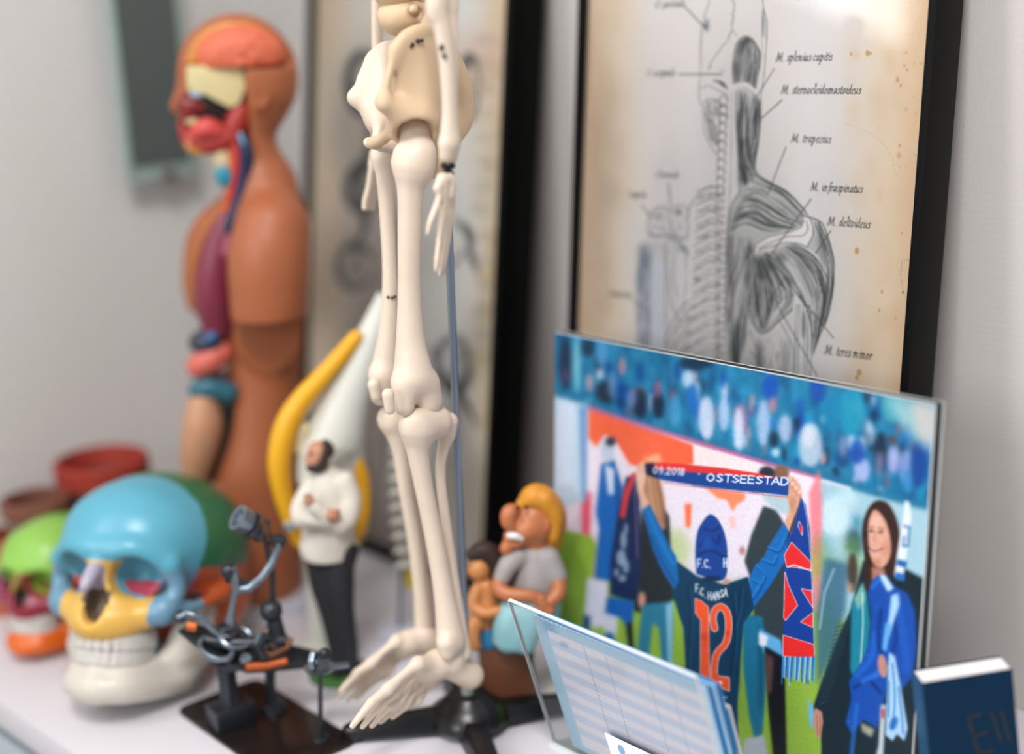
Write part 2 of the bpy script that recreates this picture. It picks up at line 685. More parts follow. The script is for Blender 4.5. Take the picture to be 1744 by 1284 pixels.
# ------------------------------------------------------------------ glass sign panel on the end wall
gl = empty('wall_sign', (0.727, YB, 1.0), 'grey glass-edged sign panel fixed to the end wall above the clay pots', 'sign')
gx0, gx1, gz0, gz1 = 0.688, 0.766, 0.368, 0.66
_g = (0.727, YB, gz0)
gl.location = _g
MB().box(((gx0 + gx1) / 2, YB - .0225, (gz0 + gz1) / 2), (gx1 - gx0, .005, gz1 - gz0)).build('glass_plate', mat('green_tinted_glass', '9fb3ae', .12, spec=.7), gl, _g, bevel=.0006)
MB().box(((gx0 + gx1) / 2 - .001, YB - .0256, (gz0 + gz1) / 2 + .008), (gx1 - gx0 - .014, .0012, gz1 - gz0 - .012)).build('grey_backing', mat('slate_print', '525a59', .45), gl, _g)
for z in (gz0 + .0035, gz1 - .02):
    MB().lathe(((gx0 + gx1) / 2 + .004, YB, z), [(.002, 0), (.0042, 0), (.0042, .027), (.0052, .027), (.0052, .031), (.002, .031)], ax=(0, -1, 0), seg=20).build('standoff_screw', mat('brown_bronze', '6f5a4c', .35, metal=.6), gl, _g)

# ------------------------------------------------------------------ painting of flat printed pictures
# A picture is painted on a small canvas, then carried by the vertex colours of a fine sheet.
class Canvas:
    def __init__(s, x0, y0, x1, y1, base, ss=2):
        s.x0, s.y0, s.ss = x0, y0, ss
        s.W, s.H = int((x1 - x0) * ss), int((y1 - y0) * ss)
        s.I = np.empty((s.H, s.W, 3), np.float32)
        s.I[:] = s.c(base)

    @staticmethod
    def c(c):
        if isinstance(c, str):
            return np.array([int(c[i:i + 2], 16) / 255 for i in (0, 2, 4)], np.float32)
        return np.asarray(c, np.float32)

    @staticmethod
    def gauss(A, sg):
        if sg <= 0: return A
        r = int(3 * sg) + 1
        k = np.exp(-0.5 * (np.arange(-r, r + 1) / sg) ** 2); k /= k.sum()
        for ax in (0, 1):
            pad = [(0, 0)] * A.ndim; pad[ax] = (r, r)
            P = np.pad(A, pad, mode='edge' if A.ndim == 3 else 'constant')
            out = np.zeros_like(A)
            for i, w in enumerate(k):
                sl = [slice(None)] * A.ndim; sl[ax] = slice(i, i + A.shape[ax])
                out += w * P[tuple(sl)]
            A = out
        return A

    def _blend(s, X0, Y0, Mk, col, a):
        X1, Y1 = X0 + Mk.shape[1], Y0 + Mk.shape[0]
        cx0, cy0, cx1, cy1 = max(X0, 0), max(Y0, 0), min(X1, s.W), min(Y1, s.H)
        if cx1 <= cx0 or cy1 <= cy0: return
        m = Mk[cy0 - Y0:cy1 - Y0, cx0 - X0:cx1 - X0, None] * a
        s.I[cy0:cy1, cx0:cx1] = s.I[cy0:cy1, cx0:cx1] * (1 - m) + s.c(col) * m

    def mask(s, pts, blur=0.4):
        P = (np.asarray(pts, float) - [s.x0, s.y0]) * s.ss
        b = blur * s.ss
        r = int(3 * b) + 2
        X0, Y0 = np.floor(P.min(0)).astype(int) - r
        X1, Y1 = np.ceil(P.max(0)).astype(int) + r
        X0 = max(X0, -r - 4); Y0 = max(Y0, -r - 4); X1 = min(X1, s.W + r + 4); Y1 = min(Y1, s.H + r + 4)
        if X1 <= X0 or Y1 <= Y0: return 0, 0, np.zeros((1, 1), np.float32)
        gx, gy = np.meshgrid(np.arange(X0, X1) + .5, np.arange(Y0, Y1) + .5)
        ins = np.zeros(gx.shape, bool)
        n = len(P)
        for i in range(n):
            (xa, ya), (xb, yb) = P[i], P[(i + 1) % n]
            if ya == yb: continue
            cnd = ((ya > gy) != (yb > gy)) & (gx < (xb - xa) * (gy - ya) / (yb - ya) + xa)
            ins ^= cnd
        return X0, Y0, s.gauss(ins.astype(np.float32), max(b, 0.35))

    def poly(s, pts, col, blur=0.4, a=1.0):
        X0, Y0, M = s.mask(pts, blur)
        s._blend(X0, Y0, M, col, a)
        return s

    def ell(s, cx, cy, rx, ry, col, blur=0.4, a=1.0, rot=0):
        q = np.linspace(0, 2 * np.pi, 28, endpoint=False)
        x, y = rx * np.cos(q), ry * np.sin(q)
        r = math.radians(rot)
        return s.poly(np.stack([cx + x * math.cos(r) - y * math.sin(r), cy + x * math.sin(r) + y * math.cos(r)], 1), col, blur, a)

    def line(s, pts, w, col, a=1.0, blur=0.0, taper=False):
        """w: full width, scalar or per point"""
        P = (np.asarray(pts, float) - [s.x0, s.y0]) * s.ss
        W = np.broadcast_to(np.asarray(w, float), (len(P),)) * s.ss / 2
        if taper:
            W = W * np.clip(np.sin(np.linspace(0.12, np.pi - 0.12, len(P))) * 1.3, 0.15, 1)
        soft = 0.5 + blur * s.ss
        m = W.max() + soft + 2
        X0, Y0 = np.floor(P.min(0) - m).astype(int); X1, Y1 = np.ceil(P.max(0) + m).astype(int)
        X0, Y0, X1, Y1 = max(X0, 0), max(Y0, 0), min(X1, s.W), min(Y1, s.H)
        if X1 <= X0 or Y1 <= Y0: return s
        gx, gy = np.meshgrid(np.arange(X0, X1) + .5, np.arange(Y0, Y1) + .5)
        A = np.zeros(gx.shape, np.float32)
        for i in range(len(P) - 1):
            d = P[i + 1] - P[i]; L = max(d @ d, 1e-9)
            t = np.clip(((gx - P[i][0]) * d[0] + (gy - P[i][1]) * d[1]) / L, 0, 1)
            dist = np.hypot(gx - P[i][0] - t * d[0], gy - P[i][1] - t * d[1])
            A = np.maximum(A, np.clip(0.5 + (W[i] + t * (W[i + 1] - W[i]) - dist) / (2 * soft), 0, 1))
        s._blend(X0, Y0, A, col, a)
        return s

    def fibres(s, A, B, n, cols, w=1.0, a=0.6, clip=None, rng=RNG, lmin=0.25, lmax=0.9, wob=0.6):
        """strokes running between guide curves A and B (smooth resampled), kept inside polygon clip"""
        n, w, a = int(n * .6), w * 1.5, min(1.0, a * 1.25)
        A, B = smooth(A, 24), smooth(B, 24)
        if clip is not None:
            back = s.I.copy()
        for _ in range(n):
            u = rng.random()
            L = rng.uniform(lmin, lmax)
            t0 = rng.uniform(-0.1, 1.05 - L * 0.6)
            i0, i1 = int(np.clip(t0, 0, 1) * 23), int(np.clip(t0 + L, 0, 1) * 23)
            if i1 - i0 < 2: continue
            uu = u + np.linspace(0, rng.normal(0, 0.03), i1 - i0 + 1)[:, None]
            C = A[i0:i1 + 1] * (1 - uu) + B[i0:i1 + 1] * uu + rng.normal(0, wob, 2)
            s.line(C, w * rng.uniform(.5, 1.5), cols[rng.integers(len(cols))], a * rng.uniform(.4, 1), taper=True)
        if clip is not None:
            X0, Y0, M = s.mask(clip, 0.5)
            full = np.zeros((s.H, s.W), np.float32)
            x0, y0 = max(X0, 0), max(Y0, 0)
            x1, y1 = min(X0 + M.shape[1], s.W), min(Y0 + M.shape[0], s.H)
            if x1 > x0 and y1 > y0:
                full[y0:y1, x0:x1] = M[y0 - Y0:y1 - Y0, x0 - X0:x1 - X0]
            s.I = back * (1 - full[..., None]) + s.I * full[..., None]
        return s

    def text(s, txt, x, y, h, adv, slope, col, w=0.16, shear=0.22, a=1.0, font='pen', blur=0.0):
        if font == 'pen': w, shear = 0.115, 0.17
        """text baseline starts at x,y; h x-height; adv mean advance; slope of the baseline"""
        for ch in txt:
            g = (PEN if font == 'pen' else CAPS).get(ch)
            wd = 1.0
            if g is not None:
                wd, strokes = g
                for st in strokes:
                    P = smooth(st, 4 * (len(st) - 1) + 1) if font == 'pen' and len(st) > 2 else np.array(st, float)
                    px = x + (P[:, 0] * adv + shear * P[:, 1] * h)
                    py = y - P[:, 1] * h + (P[:, 0] * adv) * slope
                    if font == 'pen' and len(P) > 1:
                        d = np.gradient(P, axis=0)
                        an = np.arctan2(d[:, 1] * h, d[:, 0] * adv)
                        ww = h * (0.06 + w * np.abs(np.sin(an - 0.6)))
                    else:
                        ww = h * w
                    s.line(np.stack([px, py], 1), ww, col, a, blur)
            elif ch != ' ':
                wd = 1.0
            if ch == ' ' and font == 'pen': wd = .45
            x += wd * adv * 1.08
            y += wd * adv * 1.08 * slope
        return s


# old-style italic pen letters: (width, strokes), x-height = 1
PEN = {
    'M': (1.9, [[(0, 0), (.25, .8), (.4, 1.55)], [(.4, 1.55), (.75, .1)], [(.75, .1), (1.45, 1.55)], [(1.45, 1.55), (1.4, .7), (1.5, 0)], [(-.1, 0), (.2, 0)], [(1.3, 0), (1.75, 0)]]),
    'O': (1.5, [[(.7, 1.5), (.1, .9), (.3, .05), (.8, 0), (1.3, .7), (1.1, 1.4), (.7, 1.5)]]),
    'C': (1.3, [[(1.15, 1.3), (.7, 1.55), (.1, .9), (.3, .1), (.8, 0), (1.1, .25)]]),
    'S': (1.1, [[(.95, 1.3), (.5, 1.55), (.2, 1.15), (.8, .6), (.6, .02), (.05, .2)]]),
    'H': (1.6, [[(.2, 0), (.35, 1.5)], [(1.2, 0), (1.35, 1.5)], [(.3, .8), (1.3, .8)]]),
    '.': (.5, [[(.15, 0), (.23, .07)]]),
    'a': (1.0, [[(.75, .95), (.3, .9), (.08, .3), (.3, 0), (.65, .5), (.75, .95)], [(.75, .95), (.68, .2), (.95, .08)]]),
    'b': (.95, [[(.3, 1.75), (.15, .3), (.4, 0), (.8, .5), (.6, .95), (.25, .6)]]),
    'c': (.8, [[(.7, .85), (.4, .97), (.1, .4), (.35, 0), (.7, .2)]]),
    'd': (1.0, [[(.65, .85), (.3, .9), (.08, .3), (.3, 0), (.65, .4)], [(.85, 1.75), (.66, .3), (.95, .06)]]),
    'e': (.8, [[(.12, .45), (.6, .65), (.5, .97), (.15, .6), (.2, .08), (.45, 0), (.7, .2)]]),
    'f': (.65, [[(.85, 1.6), (.6, 1.7), (.45, 1.1), (.3, -.2), (.0, -.5)], [(.15, .95), (.75, .95)]]),
    'i': (.5, [[(.1, .75), (.28, .95), (.2, .2), (.42, .06)], [(.33, 1.38), (.4, 1.45)]]),
    'l': (.5, [[(.15, 1.65), (.32, 1.75), (.2, .25), (.42, .06)]]),
    'm': (1.6, [[(.05, .8), (.25, .95), (.15, 0)], [(.2, .55), (.55, .97), (.72, .75), (.62, 0)], [(.68, .55), (1.05, .97), (1.22, .75), (1.15, .15), (1.4, .05)]]),
    'n': (1.1, [[(.05, .8), (.25, .95), (.15, 0)], [(.2, .55), (.55, .97), (.75, .75), (.66, .15), (.92, .05)]]),
    'o': (.9, [[(.4, .97), (.08, .5), (.25, 0), (.6, .2), (.7, .7), (.4, .97)]]),
    'p': (1.0, [[(.05, .8), (.25, .95), (.05, -.6)], [(.2, .5), (.55, .97), (.78, .6), (.5, 0), (.18, .15)], [(-.1, -.6), (.25, -.6)]]),
    'r': (.75, [[(.05, .8), (.25, .95), (.15, 0)], [(.2, .5), (.5, .95), (.72, .85)]]),
    's': (.7, [[(.6, .85), (.3, .97), (.2, .65), (.5, .35), (.35, 0), (.03, .12)]]),
    't': (.6, [[(.35, 1.35), (.18, .25), (.3, 0), (.5, .12)], [(.05, .93), (.55, .95)]]),
    'u': (1.1, [[(.05, .8), (.22, .95), (.15, .25), (.35, 0), (.7, .5)], [(.8, .95), (.7, .2), (.95, .06)]]),
    'v': (.9, [[(.05, .85), (.2, .95), (.3, .05), (.7, .9)]]),
    'z': (.8, [[(.1, .9), (.7, .92), (.05, .02), (.7, .05)]]),
}
# plain block capitals and figures, cap height = 1
CAPS = {
    'A': (.9, [[(0, 0), (.4, 1), (.8, 0)], [(.15, .35), (.65, .35)]]),
    'B': (.8, [[(0, 0), (0, 1), (.5, 1), (.6, .75), (.5, .53), (0, .53)], [(.5, .53), (.65, .28), (.5, 0), (0, 0)]]),
    'C': (.85, [[(.7, .85), (.4, 1), (.05, .7), (.05, .3), (.4, 0), (.7, .15)]]),
    'D': (.85, [[(0, 0), (0, 1), (.4, 1), (.7, .7), (.7, .3), (.4, 0), (0, 0)]]),
    'E': (.75, [[(.6, 1), (0, 1), (0, 0), (.6, 0)], [(0, .52), (.5, .52)]]),
    'F': (.7, [[(.6, 1), (0, 1), (0, 0)], [(0, .5), (.5, .5)]]),
    'H': (.85, [[(0, 0), (0, 1)], [(.65, 0), (.65, 1)], [(0, .5), (.65, .5)]]),
    'N': (.85, [[(0, 0), (0, 1), (.65, 0), (.65, 1)]]),
    'O': (.95, [[(.4, 1), (.05, .7), (.05, .3), (.4, 0), (.75, .3), (.75, .7), (.4, 1)]]),
    'S': (.8, [[(.62, .85), (.35, 1), (.05, .78), (.35, .52), (.65, .27), (.35, 0), (.03, .15)]]),
    'T': (.75, [[(0, 1), (.7, 1)], [(.35, 1), (.35, 0)]]),
    'U': (.85, [[(0, 1), (0, .25), (.33, 0), (.65, .25), (.65, 1)]]),
    '0': (.8, [[(.35, 1), (.05, .7), (.05, .3), (.35, 0), (.62, .3), (.62, .7), (.35, 1)]]),
    '1': (.5, [[(.05, .75), (.3, 1), (.3, 0)]]),
    '2': (.8, [[(.05, .75), (.3, 1), (.6, .75), (.05, 0), (.65, 0)]]),
    '8': (.8, [[(.33, .55), (.08, .75), (.33, 1), (.6, .77), (.33, .55), (.05, .28), (.33, 0), (.62, .27), (.33, .55)]]),
    '9': (.8, [[(.6, .65), (.33, .45), (.07, .72), (.33, 1), (.6, .72), (.55, .25), (.3, 0)]]),
    '-': (.7, [[(.1, .45), (.5, .45)]]),
    '.': (.4, [[(.12, 0), (.14, .04)]]),
}


def art_material(name, rough=0.6, spec=0.3, coat=0.0, grain=0.0):
    m = bpy.data.materials.new(name)
    m.use_nodes = True
    nt = m.node_tree
    b = nt.nodes['Principled BSDF']
    at = nt.nodes.new('ShaderNodeAttribute')
    at.attribute_name = 'ink'
    src = at.outputs['Color']
    if grain:
        tc = nt.nodes.new('ShaderNodeTexCoord')
        nz = nt.nodes.new('ShaderNodeTexNoise'); nz.inputs['Scale'].default_value = 1500; nz.inputs['Detail'].default_value = 1
        nt.links.new(tc.outputs['Object'], nz.inputs['Vector'])
        mr = nt.nodes.new('ShaderNodeMapRange')
        mr.inputs['To Min'].default_value = 1 - grain; mr.inputs['To Max'].default_value = 1 + grain
        nt.links.new(nz.outputs['Fac'], mr.inputs['Value'])
        vm = nt.nodes.new('ShaderNodeVectorMath'); vm.operation = 'SCALE'
        nt.links.new(src, vm.inputs[0]); nt.links.new(mr.outputs[0], vm.inputs['Scale'])
        src = vm.outputs[0]
    nt.links.new(src, b.inputs['Base Color'])
    b.inputs['Roughness'].default_value = rough
    b.inputs['Specular IOR Level'].default_value = spec
    b.inputs['Coat Weight'].default_value = coat
    b.inputs['Coat Roughness'].default_value = 0.08
    return m


class Panel:
    """a leaning flat rectangle: near-bottom corner, heading of its far end, lean towards the wall"""
    def __init__(s, x0, y0, phi, lean, w, h):
        ph, a = math.radians(phi), math.radians(lean)
        s.O = np.array([x0, y0, 0.0])
        s.u = np.array([math.sin(ph), math.cos(ph), 0])
        s.n0 = np.array([-math.cos(ph), math.sin(ph), 0])
        s.v = np.array([0, 0, 1.0]) * math.cos(a) - s.n0 * math.sin(a)
        s.n = s.n0 * math.cos(a) + np.array([0, 0, 1.0]) * math.sin(a)
        s.w, s.h = w, h

    def P(s, u, v, d=0.0):
        return s.O + s.u * u + s.v * v + s.n * d

    def uv(s, px, py):
        """where a point of the picture lies on the sheet (sheet metres)"""
        d = FW + CXA * ((np.asarray(px) - CX) / F_PX)[..., None] + CYA * ((np.asarray(py) - CY) / F_PX)[..., None]
        t = ((s.O - CAM) @ s.n) / (d @ s.n)
        q = CAM + d * t[..., None] - s.O
        return q @ s.u, q @ s.v

    def sheet(s, name, cv, xs, ys, m, parent, origin, umin, umax, vmin, vmax, d=0.0, gain=1.0, tint=(1, 1, 1)):
        """fine sheet carrying the painted canvas; clipped to the sheet's own rectangle"""
        gx, gy = np.meshgrid(xs, ys)
        U, Vv = s.uv(gx, gy)
        U = np.clip(U, umin, umax); Vv = np.clip(Vv, vmin, vmax)
        P = s.O + U[..., None] * s.u + Vv[..., None] * s.v + s.n * d - np.asarray(origin)
        ny, nx = gx.shape
        ix = np.clip(((gx - cv.x0) * cv.ss).astype(int), 0, cv.W - 1)
        iy = np.clip(((gy - cv.y0) * cv.ss).astype(int), 0, cv.H - 1)
        colr = lin(np.clip(cv.I[iy, ix], 0, 1)) * gain * np.asarray(tint)
        k = np.arange(ny * nx).reshape(ny, nx)
        Q = np.stack([k[:-1, :-1], k[1:, :-1], k[1:, 1:], k[:-1, 1:]], -1).reshape(-1, 4)
        # drop collapsed cells outside the sheet
        area = np.linalg.norm(np.cross(P.reshape(-1, 3)[Q[:, 1]] - P.reshape(-1, 3)[Q[:, 0]],
                                       P.reshape(-1, 3)[Q[:, 3]] - P.reshape(-1, 3)[Q[:, 0]]), axis=1)
        Q = Q[area > 1e-12]
        used, inv = np.unique(Q, return_inverse=True)
        me = fast_mesh(name, P.reshape(-1, 3)[used], inv.reshape(Q.shape), smooth=False)
        at = me.color_attributes.new('ink', 'FLOAT_COLOR', 'POINT')
        rgba = np.ones((len(used), 4), np.float32)
        rgba[:, :3] = colr.reshape(-1, 3)[used]
        at.data.foreach_set('color', rgba.ravel())
        return link(name, me, m, parent)

# ------------------------------------------------------------------ framed poster with the engraved back muscles
def steps(*seg):
    out = []
    for a, b, n in seg:
        out.append(np.linspace(a, b, n, endpoint=False))
    return np.concatenate(out + [[seg[-1][1]]])


INK, INK2 = '3a3f42', '6b7072'


def paper_stains(cv, n, xr, yr, cols, rmin, rmax, a, rng, tall=2.0):
    for _ in range(n):
        r = rng.uniform(rmin, rmax)
        cv.ell(rng.uniform(*xr), rng.uniform(*yr), r, r * tall * rng.uniform(.6, 1.4), cols[rng.integers(len(cols))], blur=r * .6, a=a * rng.uniform(.4, 1))


def paint_back_muscles():
    rng = np.random.default_rng(5)
    cv = Canvas(960, -140, 1620, 720, 'dbd7d6')
    # aged paper: tan borders, cool middle
    cv.poly([(950, -150), (1075, -150), (1060, 730), (950, 730)], 'd9c9b4', blur=26)
    cv.poly([(950, -150), (1022, -150), (1005, 730), (950, 730)], 'dcc2a6', blur=12)
    cv.poly([(1480, -150), (1640, -150), (1640, 730), (1440, 730)], 'dccbb4', blur=30)
    cv.poly([(1545, -150), (1640, -150), (1640, 730), (1505, 730)], 'd9bd9c', blur=14)
    paper_stains(cv, 40, (1000, 1060), (0, 650), ['cdb596', 'e2d2bd', 'c8b9a4'], 5, 16, .4, rng)
    paper_stains(cv, 70, (1440, 1590), (-20, 700), ['cfae86', 'e4d6c0', 'c9b090', 'dcc6a8'], 5, 18, .35, rng)
    paper_stains(cv, 60, (1060, 1440), (-100, 700), ['d2d1d3', 'e2dedc', 'd8d2cc'], 10, 30, .35, rng)
    paper_stains(cv, 46, (1520, 1575), (20, 700), ['a9784a', 'b98a5c', '9c8a72'], .8, 2.6, .6, rng, 1.6)
    for x, y, r in ((1442, 91, 2), (1470, 90, 3.5), (1475, 90, 2), (1527, 145, 2), (1525, 248, 2), (1490, 48, 1.2), (1561, 108, 1.5),
                    (1452, 428, 4), (1456, 636, 4), (1452, 645, 3), (1495, 498, 2), (1518, 543, 1.6), (1490, 530, 2)):
        cv.ell(x, y, r, r * 1.5, 'b98852', blur=.8, a=.75)
    cv.ell(1531, 499, 2, 2.2, '4f7a70', .5, .9)
    cv.line([(1529, 446), (1534, 443), (1548, 446)], 1, '8a7d66', .6).line([(1529, 446), (1527, 470), (1531, 497)], 1, '8a7d66', .5)
    cv.line(smooth([(1430, 210), (1470, 225), (1505, 255), (1520, 300)], 20), .7, '9a8a70', .35)
    L = lambda pts, w=1.3, c=INK, a=.85, t=False: cv.line(smooth(pts, 6 * len(pts)), w, c, a, taper=t)
    # skull seen from behind
    L([(1204, -140), (1203, -60), (1200, 0), (1192, 25), (1186, 60), (1185, 110), (1183, 150), (1184, 172), (1191, 184)], 1.6, INK2)
    L([(1288, -140), (1290, -40), (1292, 8), (1298, 35), (1297, 80), (1293, 130), (1289, 158), (1288, 172)], 1.6, INK2)
    L([(1293, 15), (1290, 50), (1290, 85), (1286, 120)], 1.1, INK2, .7)
    cv.ell(1292, 38, 2.5, 26, '80868a', 1.0, .8)
    su = [(1241, -120), (1240, -70), (1241, -20), (1242, 10), (1240, 30), (1239, 47)]
    S = smooth(su, 60)
    S[:, 0] += rng.normal(0, 1.3, len(S)); cv.line(S, 1.2, INK, .85)
    S = smooth([(1239, 50), (1228, 72), (1212, 92), (1204, 105), (1199, 118)], 36) + rng.normal(0, 1.1, (36, 2)); cv.line(S, 1.2, INK, .8)
    S = smooth([(1239, 50), (1248, 60)], 8) + rng.normal(0, .8, (8, 2)); cv.line(S, 1.1, INK, .6)
    cv.ell(1196, 42, 4, 12, '8b9092', 2, .9); cv.ell(1194, 44, 2, 7, '4c5254', 1, .8)
    for k in range(14):
        L([(1186 + k * .2, 40 + k * 9), (1190 + rng.uniform(0, 6), 44 + k * 9)], .8, INK2, .4)
    # base of the skull and the jaw on the skeleton side
    L([(1216, 118), (1222, 119), (1228, 122)], 1.1, INK2); L([(1208, 137), (1218, 139), (1226, 143), (1230, 150)], 2.6, INK, .9)
    cv.poly([(1211, 136), (1222, 138), (1229, 150), (1222, 146)], '52585a', 1.2)
    L([(1187, 150), (1200, 145), (1212, 152), (1225, 158), (1232, 160)], 1.5, INK2)
    L([(1190, 172), (1205, 168), (1218, 172), (1230, 166)], 1.3, INK2)
    for k in range(150):
        x, y = rng.uniform(1194, 1232), rng.uniform(166, 205)
        L([(x, y), (x + rng.normal(0, 4), y + rng.uniform(2, 7))], 1.1, [INK, INK2][k % 2], .5)
    L([(1191, 184), (1190, 205), (1192, 225), (1200, 243), (1211, 262)], 1.5, INK2)
    for k in range(26):
        x = 1193 + k * .8
        L([(x, 190 + k), (x + 3, 215 + k), (x + 8 - k * .1, 238 + k * .6)], .8, INK2, .45)
    # neck vertebrae
    for k in range(11):
        y = 168 + k * 15.5; x = 1225 - k * .6
        cv.ell(x, y + 5, 6.2, 7, 'dcdad9', .8)
        L([(x - 7, y), (x - 3, y - 5), (x + 4, y - 4), (x + 7, y + 2)], 1.7, INK, .85)
        L([(x - 7, y), (x - 6, y + 6), (x - 2, y + 10), (x + 5, y + 9)], 1.4, INK, .75)
        L([(x + 6, y - 2), (x + 4, y + 6)], 1.6, INK2, .8)
        cv.ell(x - 5, y + 10, 2.2, 2, '55595b', .8, .8)
    # midline double line
    L([(1238, 158), (1238, 230), (1236, 320), (1230, 400), (1228, 480), (1226, 560), (1224, 660)], 1.2, INK2, .8)
    L([(1222, 330), (1221, 400), (1219, 500), (1217, 640)], 1.2, INK2, .8)
    for k in range(24):
        y = 330 + k * 13
        L([(1219, y), (1226, y + rng.normal(0, 1.5))], 2, INK, .7)
    # ribs and thoracic vertebrae
    for k in range(15):
        y = 322 + k * 21.5; tilt = 2 + k * 1.6; wd = 34 + (k > 8) * 10 + k * 1.2
        x1 = 1212; x0 = x1 - wd
        top = [(x1, y), (x1 - 8, y - 5), (x1 - wd * .5, y - 3 + tilt * .5), (x0, y + 4 + tilt)]
        bot = [(x1, y + 9), (x1 - 9, y + 6), (x1 - wd * .5, y + 9 + tilt * .5), (x0 + 2, y + 15 + tilt)]
        cv.poly(top + bot[::-1], 'dddbdb', .8)
        L(top, 1.8, INK, .8); L(bot, 1.8, INK, .75); L([top[0], (x1 + 4, y + 5), bot[0]], 1.6, INK, .8)
        for j in range(16):
            xx = rng.uniform(x0, x1); yy = y + 12 + rng.uniform(-2, 9) + tilt * (x1 - xx) / wd
            L([(xx, yy), (xx + rng.uniform(3, 9), yy + rng.normal(0, 1))], 1.3, [INK, INK2][j % 2], .55)
        cv.ell(x1 + 3, y + 13, 3, 4, '55595b', 1.2, .7)
    L([(1214, 318), (1196, 322), (1180, 333), (1168, 350), (1163, 372)], 1.6, INK2)
    L([(1190, 330), (1176, 338), (1168, 352)], 1.2, INK2)
    # scapula and collar bone
    cv.poly([(1095, 375), (1110, 356), (1128, 352), (1145, 350), (1164, 362), (1165, 405), (1160, 470), (1152, 545), (1140, 535), (1128, 470), (1118, 420), (1098, 400)], 'd5d4d5', 2)
    L([(1094, 385), (1100, 366), (1112, 354), (1124, 353), (1132, 362)], 1.7, INK, .8)
    L([(1132, 360), (1145, 350), (1158, 351), (1164, 362), (1163, 400), (1152, 408), (1138, 395), (1133, 375)], 1.5, INK, .8)
    L([(1094, 390), (1105, 402), (1128, 402), (1145, 412), (1160, 424), (1164, 434)], 2.4, INK, .8)
    L([(1100, 384), (1120, 392), (1140, 402), (1155, 412)], 1.4, INK2, .8)
    L([(1128, 408), (1126, 440), (1130, 480), (1136, 520), (1150, 548)], 1.8, INK2)
    L([(1160, 436), (1161, 480), (1156, 530)], 1.4, INK2)
    L([(1140, 440), (1138, 475), (1146, 505)], 2.2, '8d9194', .8)
    for k in range(90):
        x, y = rng.uniform(1098, 1165), rng.uniform(355, 440)
        L([(x, y), (x + rng.normal(0, 4), y + rng.uniform(2, 8))], 1.2, [INK, INK2][k % 2], .4)
    cv.ell(1112, 370, 6, 5, '7b7f82', 2, .6); cv.ell(1147, 361, 6, 4, '5d6163', 2, .7); cv.ell(1155, 425, 8, 5, '7b7f82', 2, .6, 40)
    # upper arm, bluish hatch
    cv.poly([(1082, 420), (1094, 410), (1104, 425), (1104, 470), (1101, 560), (1100, 690), (1076, 690), (1078, 560), (1075, 470)], 'b4bac3', 3)
    cv.poly([(1104, 450), (1122, 440), (1126, 560), (1124, 690), (1102, 690)], 'd2d5df', 2)
    for k in range(150):
        y = rng.uniform(415, 640); x = rng.uniform(1078, 1102)
        L([(x, y), (x - 3 + rng.normal(0, 2), y + rng.uniform(8, 26))], 1.3, ['56626f', '7c8894', '46505a'][k % 3], .45)
    cv.ell(1088, 440, 7, 22, '56626f', 4, .55); cv.ell(1082, 480, 4, 26, '56626f', 3, .5)
    L([(1124, 445), (1126, 540), (1128, 660)], 1.6, INK2, .7)
    for k in range(6):
        y = 540 + k * 24
        L([(1165, y - 26), (1148, y - 8), (1132, y + 22), (1124, y + 46)], 2.4, INK2, .8)
        L([(1170, y - 20), (1153, y), (1138, y + 28)], 1.2, INK, .6)
    # --- muscles on the right
    W_, D_ = 'e0dddc', INK
    sp = [(1241, 142), (1240, 108), (1246, 74), (1259, 61), (1272, 64), (1283, 80), (1287, 92), (1284, 122), (1277, 152), (1262, 143)]
    cv.poly(sp, 'a9abac', .8)
    cv.fibres([(1243, 140), (1242, 105), (1250, 70), (1262, 60)], [(1280, 150), (1286, 110), (1284, 82), (1268, 62)], 260, ['2f3436', '4b5052', 'c9c9c8', '6b6f70'], 1.1, .7, sp, rng)
    cv.ell(1262, 105, 8, 26, 'c4c4c3', 6, .55); cv.ell(1246, 125, 4, 20, '2f3436', 3, .5); cv.ell(1276, 135, 4, 20, '2f3436', 3, .5)
    L(sp[:1] + sp[1:9], 1.4, D_, .85)
    neck = [(1247, 150), (1262, 147), (1276, 157), (1287, 166), (1288, 200), (1284, 240), (1278, 284), (1285, 299), (1305, 311), (1332, 326), (1358, 352), (1371, 372),
            (1362, 384), (1340, 393), (1302, 402), (1277, 415), (1276, 470), (1269, 530), (1266, 620), (1264, 690), (1237, 690), (1231, 560), (1228, 480), (1230, 400), (1238, 352), (1252, 328), (1249, 270), (1246, 210)]
    cv.poly(neck, 'c0c1c1', .8)
    cv.fibres([(1249, 152), (1249, 220), (1252, 290), (1258, 320)], [(1270, 160), (1268, 215), (1268, 260), (1282, 300)], 260, ['2b3032', '454a4c', 'd0cfce', '7c8081'], 1.2, .7, neck, rng)
    cv.fibres([(1276, 160), (1268, 210), (1264, 250), (1270, 285)], [(1288, 170), (1287, 210), (1282, 250), (1276, 286)], 150, ['2b3032', '454a4c', 'c8c8c8'], 1.1, .7, neck, rng)
    cv.fibres([(1256, 318), (1290, 318), (1330, 350), (1362, 380)], [(1234, 400), (1262, 385), (1296, 394), (1340, 392)], 420, ['202526', '2b3032', 'e2e0df', '8c9091', 'e2e0df'], 1.2, .65, neck, rng)
    cv.fibres([(1270, 292), (1300, 309), (1332, 326), (1368, 366)], [(1262, 325), (1290, 330), (1320, 345), (1360, 378)], 120, ['d8d6d5', '686d6f', '454a4c'], 1.1, .6, neck, rng)
    cv.fibres([(1233, 400), (1229, 480), (1233, 560), (1239, 680)], [(1274, 405), (1272, 470), (1264, 560), (1258, 680)], 420, ['202526', '34393b', 'e2e0df', '7c8081', 'e2e0df'], 1.3, .65, neck, rng)
